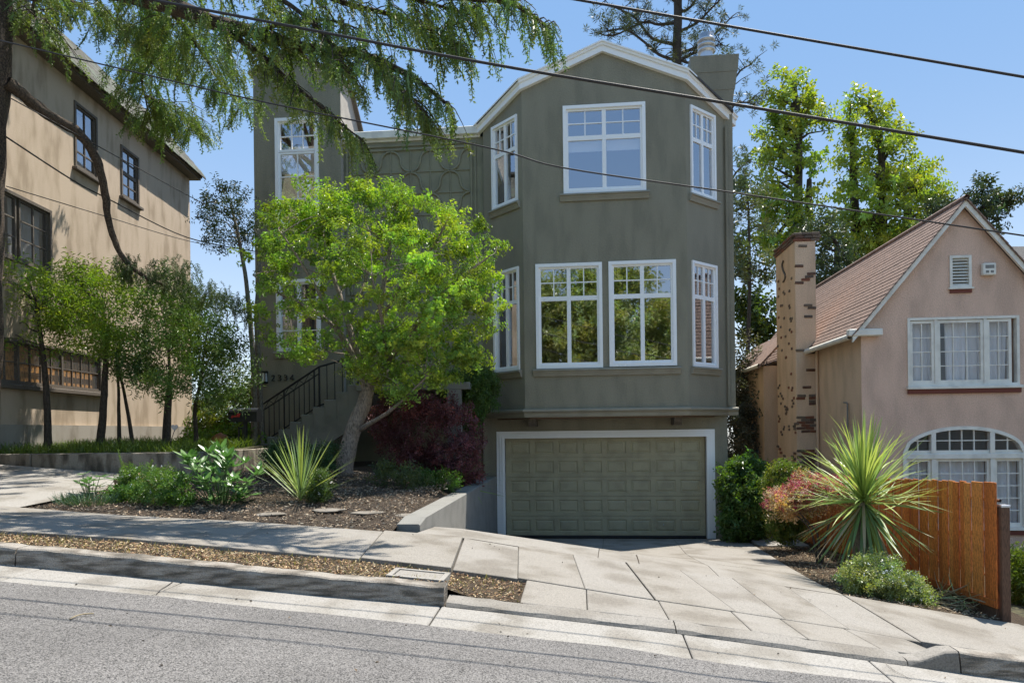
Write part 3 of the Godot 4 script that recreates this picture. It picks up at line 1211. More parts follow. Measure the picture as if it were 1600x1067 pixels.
func build_grey_house() -> void:
	var h := thing("grey_house", "dark grey stucco house with a two storey bay above a double garage door", "house")
	var W := 16.06
	var B := 17.1
	# bay front
	var f_out := PackedVector2Array([Vector2(-1.235, 2.87), Vector2(2.44, 2.87), Vector2(2.44, roof_y(2.44) - 0.14), Vector2(RIDGE, ROOF_Y - 0.14), Vector2(-1.235, roof_y(-1.235) - 0.14)])
	var wins := [[-0.30, 7.925, 1.855, 2.0, 0.63], [-0.965, 3.97, 1.51, 2.385, 0.665], [0.69, 3.985, 1.50, 2.375, 0.665]]
	var holes := []
	for w in wins:
		holes.append(rect(w[0] + 0.004, w[1] + 0.004, w[0] + w[2] - 0.004, w[1] + w[3] - 0.004))
	put("wall", wall_mesh(f_out, holes, 0.2), M.stucco_grey, h, at(Vector3(0, 0, -W)))
	for w in wins:
		window_unit(h, at(Vector3(w[0], w[1], -W)), w[2], w[3], bay_sashes(w[2], w[3], 0.075, w[4]), M.trim_white, M.glass, 0.075)
	sill(h, at(Vector3(-0.33, 7.915, -W)), 1.90, M.sill_taupe)
	sill(h, at(Vector3(-0.99, 3.955, -W)), 3.21, M.sill_taupe)
	# bay sides, each a wall turned 45 degrees
	var fl := sqrt(2.0) * 1.04
	for side in [0, 1]:
		var xf: Transform3D
		var o := PackedVector2Array()
		var fw := 0.95
		var fx := (fl - fw) / 2.0
		if side == 0:
			xf = turned(Vector3(-2.275, 0, -B), -PI / 4)
			o = PackedVector2Array([Vector2(0, 2.87), Vector2(fl, 2.87), Vector2(fl, roof_y(-1.235) - 0.14), Vector2(0, roof_y(-2.275) - 0.14)])
			fx += 0.10
		else:
			xf = turned(Vector3(2.44, 0, -W), PI / 4)
			o = PackedVector2Array([Vector2(0, 2.87), Vector2(fl, 2.87), Vector2(fl, roof_y(3.48) - 0.14), Vector2(0, roof_y(2.44) - 0.14)])
			fx -= 0.10
		var hs := []
		for y in [[7.86, 2.0, 0.63], [3.97, 2.385, 0.665]]:
			hs.append(rect(fx + 0.004, y[0] + 0.004, fx + fw - 0.004, y[0] + y[1] - 0.004))
		put("wall", wall_mesh(o, hs, 0.2), M.stucco_grey, h, xf)
		for y in [[7.86, 2.0, 0.63], [3.97, 2.385, 0.665]]:
			window_unit(h, xf * at(Vector3(fx, y[0], 0)), fw, y[1], bay_sashes(fw, y[1], 0.06, y[2]), M.trim_white, M.glass, 0.06, 0.04, 0.04)
			sill(h, xf * at(Vector3(fx - 0.02, y[0] - 0.012, 0)), fw + 0.04, M.sill_taupe)
	# cornice under the bay
	var plan := [Vector3(-2.42, 0, -B - 0.1), Vector3(-1.235, 0, -W + 0.0), Vector3(2.44, 0, -W), Vector3(3.48, 0, -B), Vector3(3.74, 0, -B + 0.02)]
	var path := []
	for p in plan:
		path.append(p + Vector3(0, 3.05, 0))
	put("cornice", sweep(path, [[-0.2, -0.185], [0.03, -0.185], [0.045, -0.15], [0.05, -0.11], [0.085, -0.07], [0.12, -0.055], [0.12, -0.012], [0.1, 0.0], [-0.2, 0.02]]), M.sill_taupe, h)
	put("soffit", plate([Vector3(-2.3, 2.90, -B - 0.1), Vector3(-1.2, 2.90, -W - 0.05), Vector3(2.4, 2.90, -W - 0.05), Vector3(3.5, 2.90, -B - 0.1)], 0.04), M.stucco_grey, h)
	for s in [P(832, 660, 16.5).x, P(1060, 655, 16.5).x]:
		var st := st_new()
		var pf := [Vector2(0, 0), Vector2(0.62, 0), Vector2(0.62, -0.12), Vector2(0.5, -0.2), Vector2(0, -0.2)]
		for k in pf.size():
			var a: Vector2 = pf[k]
			var b: Vector2 = pf[(k + 1) % pf.size()]
			quad(st, Vector3(-0.09, a.y, a.x), Vector3(-0.09, b.y, b.x), Vector3(0.09, b.y, b.x), Vector3(0.09, a.y, a.x))
		for sx in [-0.09, 0.09]:
			for k in range(1, 4):
				tri(st, Vector3(sx, pf[0].y, pf[0].x), Vector3(sx, pf[k].y, pf[k].x), Vector3(sx, pf[k + 1].y, pf[k + 1].x))
		put("bracket", fin(st), M.old_wood_trim, h, at(Vector3(s, 2.855, -B)))
	# roof over the bay with its white edge
	for sg in [-1.0, 1.0]:
		var e1 := -1.33 if sg < 0 else 2.53
		var e2 := -2.42 if sg < 0 else 3.70
		var pl := []
		for p in [[RIDGE, 15.93], [e1, 15.93], [e2, 17.02], [e2, 25.0], [RIDGE, 25.0]]:
			pl.append(Vector3(p[0], roof_y(p[0]) + 0.03, -p[1]))
		put("roof", plate(pl, 0.05), M.roof_dark, h)
	var edge := []
	for p in [[-2.50, 17.22], [-2.33, 17.05], [-1.27, 15.99], [RIDGE, 15.99], [2.475, 15.99], [3.56, 17.07], [3.80, 17.32]]:
		edge.append(Vector3(p[0], roof_y(p[0]), -p[1]))
	put("fascia", sweep(edge, [[-0.08, -0.21], [0.02, -0.21], [0.02, -0.085], [0.055, -0.075], [0.065, -0.03], [0.09, -0.02], [0.09, 0.012], [-0.08, 0.02]]), M.trim_white, h)
	# bay gable behind: right and left cheeks above the flat roof
	put("wall", wall_mesh(PackedVector2Array([Vector2(0, 9.5), Vector2(8.0, 9.5), Vector2(8.0, roof_y(-2.275) - 0.02), Vector2(0, roof_y(-2.275) - 0.02)]), [], 0.15), M.stucco_grey, h, turned(Vector3(-2.275, 0, -25.1), -PI / 2))
	# right flank and strip beside the bay
	put("wall", wall_mesh(rect(3.40, 2.88, 3.69, roof_y(3.69) - 0.05), [], 0.2), M.stucco_grey, h, at(Vector3(0, 0, -B - 0.004)))
	put("wall", wall_mesh(rect(0, 2.88, 9.7, roof_y(3.69) - 0.03), [], 0.2), M.stucco_grey, h, turned(Vector3(3.692, 0, -B - 0.006), PI / 2))
	put("wall", wall_mesh(rect(0, -0.6, 9.7, 2.89), [], 0.2), M.stucco_grey, h, turned(Vector3(3.49, 0, -B - 0.004), PI / 2))
	box("downpipe", h, Vector3(3.50, 3.1, -B + 0.0), Vector3(3.56, 9.7, -B + 0.06), M.stucco_grey, 0.01)

	# garage wall, opening, casing and door
	var gx0 := -1.84
	var gx1 := 3.0
	var gy1 := 2.385
	put("wall", wall_mesh(rect(-2.36, -0.5, 3.49, 2.88), [rect(gx0, -0.5 + 0.002, gx1, gy1)], 0.25), M.stucco_grey, h, at(Vector3(0, 0, -B)))
	var cas := holder("garage_door_frame", h)
	for q in [[0.19, 0.03], [0.12, 0.055], [0.055, 0.075]]:
		var w: float = q[0]
		var z: float = q[1]
		box("jamb_trim", cas, Vector3(gx0 - w, -0.06, -B - 0.1), Vector3(gx0 + 0.012, gy1 - 0.01, -B + z), M.trim_white, 0.006)
		box("jamb_trim", cas, Vector3(gx1 - 0.012, -0.06, -B - 0.1), Vector3(gx1 + w, gy1 - 0.01, -B + z), M.trim_white, 0.006)
		box("head_trim", cas, Vector3(gx0 - w, gy1 - 0.012, -B - 0.1), Vector3(gx1 + w, gy1 + w * 0.85, -B + z + 0.003), M.trim_white, 0.006)
	var door := holder("garage_door", h, at(Vector3(gx0 + 0.015, -0.01, -B - 0.16)))
	var dw := gx1 - gx0 - 0.03
	var dh := gy1 + 0.0
	var sh := dh / 5.0
	var pw := 0.475
	var ph := 0.30
	var pitch_x := (dw - 0.12) / 8.0
	var hs2 := []
	for c in 8:
		var cx := 0.06 + pitch_x * (c + 0.5)
		hs2.append(rect(cx - pw / 2, sh / 2 - ph / 2, cx + pw / 2, sh / 2 + ph / 2))
	var sec := wall_mesh(rect(0, 0.004, dw, sh - 0.004), hs2, 0.035)
	var ps := st_new()
	var rings := [[0.0, -0.006], [0.012, -0.022], [0.030, -0.022], [0.062, -0.006]]
	for k in 3:
		var a: float = rings[k][0]
		var b: float = rings[k + 1][0]
		var za: float = rings[k][1]
		var zb: float = rings[k + 1][1]
		var ra := [Vector3(-pw / 2 + a, -ph / 2 + a, za), Vector3(pw / 2 - a, -ph / 2 + a, za), Vector3(pw / 2 - a, ph / 2 - a, za), Vector3(-pw / 2 + a, ph / 2 - a, za)]
		var rb := [Vector3(-pw / 2 + b, -ph / 2 + b, zb), Vector3(pw / 2 - b, -ph / 2 + b, zb), Vector3(pw / 2 - b, ph / 2 - b, zb), Vector3(-pw / 2 + b, ph / 2 - b, zb)]
		for e in 4:
			quad(ps, ra[e], ra[(e + 1) % 4], rb[(e + 1) % 4], rb[e])
		if k == 2:
			quad(ps, rb[0], rb[1], rb[2], rb[3])
	var panel := fin(ps)
	for r in 5:
		put("section", sec, M.garage_olive, door, at(Vector3(0, r * sh, 0)))
		for c in 8:
			put("panel", panel, M.garage_olive, door, at(Vector3(0.06 + pitch_x * (c + 0.5), (r + 0.5) * sh, 0)))
	box("backing", door, Vector3(0, 0, -0.06), Vector3(dw, dh, -0.037), M.garage_olive)
	box("weather_strip", door, Vector3(0, -0.05, -0.03), Vector3(dw, 0.002, 0.006), M.dark_metal)
	var knob := SphereMesh.new()
	knob.radius = 0.014
	knob.height = 0.028
	put("lock", knob, M.steel, door, at(Vector3(0.06 + pitch_x * 6.4, sh * 0.55, 0.008)))

	# tower with the house number
	var tx0 := -8.1
	var tx1 := -5.84
	var tw := [[-7.535, 7.75, 1.125, 2.72], [-7.55, 4.62, 1.145, 1.80]]
	var th := []
	for w in tw:
		th.append(rect(w[0] + 0.004, w[1] + 0.004, w[0] + w[2] - 0.004, w[1] + w[3] - 0.004))
	put("wall", wall_mesh(PackedVector2Array([Vector2(tx0, 1.0), Vector2(tx1, 1.0), Vector2(tx1, 11.36), Vector2(-7.15, 12.15), Vector2(tx0, 11.6)]), th, 0.2), M.stucco_grey, h, at(Vector3(0, 0, -B + 0.06)))
	var u: Array = tw[0]
	window_unit(h, at(Vector3(u[0], u[1], -B + 0.06)), u[2], u[3], [[0.08, 1.88, u[2] - 0.08, u[3] - 0.08, 3, 2], [0.08, 0.08, u[2] - 0.08, 1.86, 2, 3]], M.trim_white, M.glass, 0.08)
	u = tw[1]
	window_unit(h, at(Vector3(u[0], u[1], -B + 0.06)), u[2], u[3], [[0.08, 0.08, u[2] / 2, u[3] - 0.08, 1, 4], [u[2] / 2, 0.08, u[2] - 0.08, u[3] - 0.08, 1, 4]], M.trim_white, M.glass, 0.08)
	sill(h, at(Vector3(-7.56, 4.605, -B + 0.06)), 1.165, M.sill_taupe)
	box("roman_blind", h, Vector3(-7.45, 9.15, -B - 0.16), Vector3(-6.5, 9.62, -B - 0.13), M.blind)
	# its sunlit flank, roof sloping back
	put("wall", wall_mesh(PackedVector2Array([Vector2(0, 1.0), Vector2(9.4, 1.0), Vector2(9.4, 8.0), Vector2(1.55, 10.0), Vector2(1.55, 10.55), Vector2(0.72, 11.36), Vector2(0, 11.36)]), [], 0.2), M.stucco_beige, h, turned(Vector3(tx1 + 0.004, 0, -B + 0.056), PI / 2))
	put("wall", wall_mesh(rect(0, 1.0, 9.4, 11.5), [], 0.2), M.stucco_grey, h, turned(Vector3(tx0 - 0.002, 0, -26.5), -PI / 2))
	put("roof", plate([Vector3(tx1 + 0.1, 11.44, -16.95), Vector3(tx1 + 0.1, 11.44, -17.75), Vector3(-7.15, 12.25, -17.75), Vector3(-7.15, 12.25, -16.95)], 0.06), M.sill_taupe, h)
	put("roof", plate([Vector3(tx0 - 0.1, 11.66, -16.95), Vector3(-7.15, 12.25, -16.95), Vector3(-7.15, 12.25, -17.75), Vector3(tx0 - 0.1, 11.66, -17.75)], 0.06), M.sill_taupe, h)
	put("roof", plate([Vector3(tx1 + 0.12, 11.43, -17.74), Vector3(tx1 + 0.12, 10.52, -18.75), Vector3(tx0, 10.52, -18.75), Vector3(tx0, 11.43, -17.74)], 0.06), M.old_wood_trim, h)
	# recessed wall with plaster tracery
	var R := 17.22
	put("wall", wall_mesh(rect(tx1 - 0.01, 1.0, -2.25, 9.83), [], 0.2), M.stucco_olive, h, at(Vector3(0, 0, -R)))
	put("coping", sweep([Vector3(-5.835, 10.05, -R), Vector3(-2.36, 10.05, -R)], [[-0.3, -0.24], [0.03, -0.24], [0.05, -0.20], [0.12, -0.17], [0.12, 0.0], [0.09, 0.02], [-0.3, 0.02]]), M.cream_paint, h)
	put("flat_roof", plate([Vector3(tx1, 10.0, -R - 0.2), Vector3(-2.2, 10.0, -R - 0.2), Vector3(-2.2, 10.0, -26.5), Vector3(tx1, 10.0, -26.5)], 0.1), M.roof_dark, h)
	var px0 := -5.62
	var px1 := -2.62
	var relief := holder("relief_panel", h, at(Vector3(0, 0, -R)))
	for q in [[px0 - 0.16, 6.0, px0 - 0.09, 9.72], [px0 - 0.06, 6.0, px0, 9.62], [px1, 6.0, px1 + 0.06, 9.62], [px1 + 0.10, 6.0, px1 + 0.16, 9.72]]:
		box("border", relief, Vector3(q[0], q[1], -0.02), Vector3(q[2], q[3], 0.04), M.stucco_olive, 0.012)
	for q in [[px0, 9.57, px1, 9.63], [px0 - 0.09, 9.67, px1 + 0.10, 9.73], [px0, 6.0, px1, 6.06]]:
		box("border", relief, Vector3(q[0], q[1], -0.02), Vector3(q[2], q[3], 0.038), M.stucco_olive, 0.012)
	var cell := (px1 - px0) / 6.0
	var rh := 0.54
	for i in range(1, 6):
		box("rib", relief, Vector3(px0 + cell * i - 0.017, 6.06, -0.02), Vector3(px0 + cell * i + 0.017, 9.57, 0.026), M.stucco_olive, 0.01)
	for r in range(1, 6):
		box("rib", relief, Vector3(px0, 9.57 - rh * r - 0.017, -0.02), Vector3(px1, 9.57 - rh * r + 0.017, 0.023), M.stucco_olive, 0.01)
	var curves := []
	for flip in [1.0, -1.0]:
		var pts := []
		for k in 13:
			var f := k / 12.0
			var q := Vector2(0.5 * sin(f * PI), 0.5 - 0.5 * cos(f * PI)) if f <= 0.5 else Vector2(1.0 - 0.5 * sin(f * PI), 0.5 - 0.5 * cos(f * PI))
			pts.append(Vector3((q.x - 0.5) * cell * 0.96 * flip, -(q.y - 0.5) * rh * 0.94, 0.014))
		curves.append(tube(pts, [0.030], 6))
	for r in 6:
		for i in 6:
			var fl2 := (i + r) % 2
			put("tracery", curves[fl2], M.stucco_olive, relief, at(Vector3(px0 + cell * (i + 0.5), 9.57 - rh * (r + 0.5), 0)))
	# front door at the head of the stairs
	var fd := holder("front_door", h, at(Vector3(-5.55, 3.0, -R)))
	box("door_frame", fd, Vector3(-0.1, 0, 0.0), Vector3(1.1, 2.25, 0.05), M.sill_taupe, 0.01)
	box("door_leaf", fd, Vector3(0.02, 0.02, 0.03), Vector3(0.98, 2.13, 0.075), M.old_wood_trim, 0.01)
	box("door_panel", fd, Vector3(0.15, 0.2, 0.06), Vector3(0.85, 0.9, 0.09), M.old_wood_trim, 0.02)
	box("door_panel", fd, Vector3(0.15, 1.05, 0.06), Vector3(0.85, 1.98, 0.09), M.old_wood_trim, 0.02)

	# floors, ceilings and the back of the rooms
	for y in [2.95, 6.95, 10.25]:
		put("floor", plate([Vector3(-2.1, y, -B - 0.1), Vector3(-1.15, y, -W - 0.22), Vector3(2.35, y, -W - 0.22), Vector3(3.3, y, -B - 0.1), Vector3(3.45, y, -26.4), Vector3(-2.1, y, -26.4)] if y < 10 else [Vector3(-2.1, y - 0.55, -B - 0.1), Vector3(-1.15, y, -W - 0.22), Vector3(2.35, y, -W - 0.22), Vector3(3.3, y - 0.55, -B - 0.1), Vector3(3.45, y - 0.55, -26.4), Vector3(-2.1, y - 0.55, -26.4)], 0.12), M.floor_wood if y < 10 else M.interior, h)
	box("floor", h, Vector3(-7.9, 3.9, -26.4), Vector3(-6.0, 4.0, -17.3), M.floor_wood)
	box("floor", h, Vector3(-7.9, 6.95, -26.4), Vector3(-6.0, 7.1, -17.3), M.interior)
	box("back_wall", h, Vector3(-8.0, -0.5, -26.7), Vector3(3.6, 10.0, -26.5), M.stucco_grey)
	box("inner_wall", h, Vector3(-2.25, 0.0, -26.4), Vector3(-2.1, 9.9, -17.4), M.interior)
	box("inner_wall", h, Vector3(-2.1, 3.0, -22.0), Vector3(3.45, 10.0, -21.8), M.interior)
	box("inner_wall", h, Vector3(-6.02, 1.5, -26.4), Vector3(-5.9, 9.9, -17.5), M.interior)
	for k in 2:
		for q in [[-0.21 + k * 0.90, 0.80, 9.22, 9.60]]:
			box("roller_blind", h, Vector3(q[0], 8.93, -W - 0.17), Vector3(q[0] + q[1], 9.17, -W - 0.15), M.blind)
	# chimney with flared cap and flue
	var ch := holder("chimney", h)
	box("shaft", ch, Vector3(3.02, 9.0, -19.3), Vector3(3.86, 10.62, -18.0), M.stucco_grey)
	var lv := [[10.55, 10.98, 0.02, 0.07], [10.98, 11.40, 0.08, 0.13], [11.40, 11.80, 0.14, 0.17]]
	for q in lv:
		var st2 := st_new()
		var ra := []
		var rb2 := []
		for c in [[0, 1], [1, 1], [1, 0], [0, 0]]:
			ra.append(Vector3(lerpf(3.02 - q[2], 3.86 + q[2], c[0]), q[0], lerpf(-19.3 - q[2], -18.0 + q[2], c[1])))
			rb2.append(Vector3(lerpf(3.02 - q[3], 3.86 + q[3], c[0]), q[1], lerpf(-19.3 - q[3], -18.0 + q[3], c[1])))
		for e in 4:
			quad(st2, ra[e], ra[(e + 1) % 4], rb2[(e + 1) % 4], rb2[e])
		quad(st2, rb2[0], rb2[1], rb2[2], rb2[3])
		quad(st2, ra[3], ra[2], ra[1], ra[0])
		put("cap_course", fin(st2), M.stucco_grey, ch)
	put("flue_collar", lathe([[0.30, 11.79], [0.30, 11.98], [0.27, 12.02], [0.2, 12.02]]), M.cream_paint, ch, at(Vector3(3.38, 0, -18.6)))
	var fp := [[0.16, 11.95], [0.16, 12.25]]
	for k in 3:
		fp += [[0.16, 12.27 + k * 0.13], [0.23, 12.28 + k * 0.13], [0.22, 12.34 + k * 0.13], [0.15, 12.36 + k * 0.13]]
	fp += [[0.2, 12.72], [0.01, 12.78]]
	put("flue_pipe", lathe(fp), M.steel, ch, at(Vector3(3.38, 0, -18.6)))
	# flat panel standing on the roof
	box("roof_panel", h, Vector3(-4.05, 10.0, -21.0), Vector3(-2.7, 10.55, -19.8), M.roof_dark, 0.02)

	# number and lamp
	var font := SystemFont.new()
	font.font_names = PackedStringArray(["Droid Sans"])
	var num := TextMesh.new()
	num.text = "2 3 3 4"
	num.font = font
	num.font_size = 32
	num.pixel_size = 0.0062
	num.depth = 0.02
	put("house_number", num, M.dark_metal, h, at(Vector3(-7.41, 3.955, -B + 0.075)))
	var lamp := holder("wall_lamp", h, at(Vector3(-7.9, 3.98, -B + 0.06)))
	box("back_plate", lamp, Vector3(-0.1, -0.16, 0), Vector3(0.1, 0.16, 0.02), M.black_metal)
	box("glass_shade", lamp, Vector3(-0.09, -0.11, 0.02), Vector3(0.09, 0.10, 0.16), M.blind)
	for x in [-0.095, 0.0, 0.095]:
		box("cage_bar", lamp, Vector3(x - 0.008, -0.14, 0.155), Vector3(x + 0.008, 0.13, 0.172), M.black_metal)
	box("cage_bar", lamp, Vector3(-0.105, 0.11, 0.0), Vector3(0.105, 0.135, 0.175), M.black_metal)
	box("cage_bar", lamp, Vector3(-0.105, -0.145, 0.0), Vector3(0.105, -0.12, 0.175), M.black_metal)

func build_stairs() -> void:
	var o := thing("front_staircase", "concrete front steps with a black iron railing below the house number", "staircase")
	# near side wall, far side wall: sloping slabs
	var lo := P(397.5, 702.5, 16.4)
	var hi := P(500, 636.5, 16.4)
	var slope := (hi.y - lo.y) / (hi.x - lo.x)
	var x0 := lo.x - 0.35
	var x1 := P(556, 638, 15.3).x
	for q in [[16.4, 0.62, 0.0], [15.3, 0.44, P(478, 684.6, 15.3).y - (lo.y + (P(478, 684.6, 15.3).x - lo.x) * slope)]]:
		var t: float = q[0]
		var ya: float = lo.y + (x0 - lo.x) * slope + q[2]
		var yb: float = lo.y + (x1 - lo.x) * slope + q[2]
		put("side_wall", wall_mesh(PackedVector2Array([Vector2(x0, ya - q[1]), Vector2(x1, yb - q[1]), Vector2(x1, yb), Vector2(x0, ya)]), [], 0.14), M.concrete_grey, o, at(Vector3(0, 0, -t)))
	var rise := 0.165
	var run := rise / slope
	var y := lo.y + (x0 - lo.x) * slope - 0.30
	var x := x0
	var i := 0
	while x < x1 - 0.02 and i < 14:
		y += rise
		box("step", o, Vector3(x, y - rise - 0.5, -16.4), Vector3(x + run + 0.04, y, -15.445), M.concrete_grey, 0.012)
		x += run
		i += 1
	box("landing", o, Vector3(x1, y - 0.16, -17.2), Vector3(-2.4, y, -15.3), M.concrete_grey, 0.012)
	box("pier", o, Vector3(-2.9, 1.0, -15.5), Vector3(-2.6, y - 0.16, -15.3), M.concrete_grey)
	# railing on the far wall: sloping flight, then level over the landing
	var rail := holder("railing", o)
	var foot := P(397, 704, 16.33)
	var head := P(499, 637, 16.33)
	var n := 13
	var hgt := 0.98
	for r in [[0.06, 0.018], [hgt - 0.16, 0.016], [hgt, 0.024]]:
		put("rail", tube([foot + Vector3(-0.5, r[0] - 0.5 * slope, 0), head + Vector3(0, r[0], 0)], [r[1]], 6), M.black_metal, rail)
	for k in n + 3:
		var f := (k - 3.0) / n
		var p := foot.lerp(head, f)
		var thick := 0.02 if k % 6 == 3 else 0.011
		put("baluster", tube([p + Vector3(0, 0.0 if thick > 0.015 else 0.05, 0), p + Vector3(0, hgt if thick > 0.015 else hgt - 0.16, 0)], [thick], 6), M.black_metal, rail)
		if k < n + 2:
			var p2 := foot.lerp(head, f + 1.0 / n)
			put("baluster", tube([p + Vector3(0, hgt - 0.16, 0), p2 + Vector3(0, hgt - 0.01, 0)] if k % 2 else [p + Vector3(0, hgt - 0.01, 0), p2 + Vector3(0, hgt - 0.16, 0)], [0.008], 5), M.black_metal, rail)
	for r in [[0.06, 0.018], [hgt, 0.024]]:
		put("rail", tube([head + Vector3(0, r[0], 0), head + Vector3(1.4, r[0] + 0.35, 0)], [r[1]], 6), M.black_metal, rail)
	for k in 8:
		var p := head + Vector3(k * 0.19, k * 0.047, 0)
		put("baluster", tube([p, p + Vector3(0, hgt, 0)], [0.024 if k == 0 else 0.011], 6), M.black_metal, rail)
	# low railing at the foot of the steps
	var gate := thing("path_railing", "short black iron railing of upright bars under the mailbox", "railing")
	var g0 := P(373, 706, 14.6)
	var g1 := P(402, 706, 15.9)
	for k in 6:
		var p := g0.lerp(g1, k / 5.0)
		put("bar", tube([Vector3(p.x, 1.75, p.z), Vector3(p.x, 2.72, p.z)], [0.013 if k % 5 else 0.02], 6), M.black_metal, gate)
	for yy in [2.0, 2.70]:
		put("rail", tube([Vector3(g0.x, yy, g0.z), Vector3(g1.x, yy, g1.z)], [0.014], 6), M.black_metal, gate)
	var mb := thing("mailbox", "black metal mailbox with a red flag by the foot of the stairs", "mailbox", "", P(383, 659, 14.4))
	var st := st_new()
	var pf := []
	for k in 9:
		var a := PI * k / 8.0
		pf.append(Vector2(cos(a) * 0.13, 0.16 + sin(a) * 0.13))
	pf.append(Vector2(-0.13, 0.0))
	pf.append(Vector2(0.13, 0.0))
	for k in pf.size():
		var a: Vector2 = pf[k]
		var b: Vector2 = pf[(k + 1) % pf.size()]
		quad(st, Vector3(0.31, a.y, -a.x), Vector3(0.31, b.y, -b.x), Vector3(-0.31, b.y, -b.x), Vector3(-0.31, a.y, -a.x))
	for sx in [-0.31, 0.31]:
		for k in range(1, pf.size() - 1):
			tri(st, Vector3(sx, pf[0].y, -pf[0].x), Vector3(sx, pf[k].y, -pf[k].x), Vector3(sx, pf[k + 1].y, -pf[k + 1].x))
	put("body", fin(st), M.black_metal, mb)
	var fl := st_new()
	add_box(fl, Vector3(-0.24, 0.10, 0.132), Vector3(-0.06, 0.135, 0.142))
	add_box(fl, Vector3(-0.12, 0.135, 0.132), Vector3(-0.05, 0.175, 0.142))
	add_box(fl, Vector3(-0.25, 0.085, 0.133), Vector3(-0.21, 0.10, 0.141))
	put("flag", fin(fl), M.red_plastic, mb)
	box("post", mb, Vector3(-0.03, -1.2, -0.03), Vector3(0.03, 0.0, 0.03), M.black_metal)

# where a photo pixel meets the plane z = 0 of a frame, in that frame's own x and y
func on_plane(px: float, py: float, xf: Transform3D) -> Vector2:
	var d := ray(px, py)
	var n := xf.basis.z
	var k := (xf.origin - Vector3(0, EYE, 0)).dot(n) / d.dot(n)
	var p := xf.affine_inverse() * (Vector3(0, EYE, 0) + d * k)
	return Vector2(p.x, p.y)

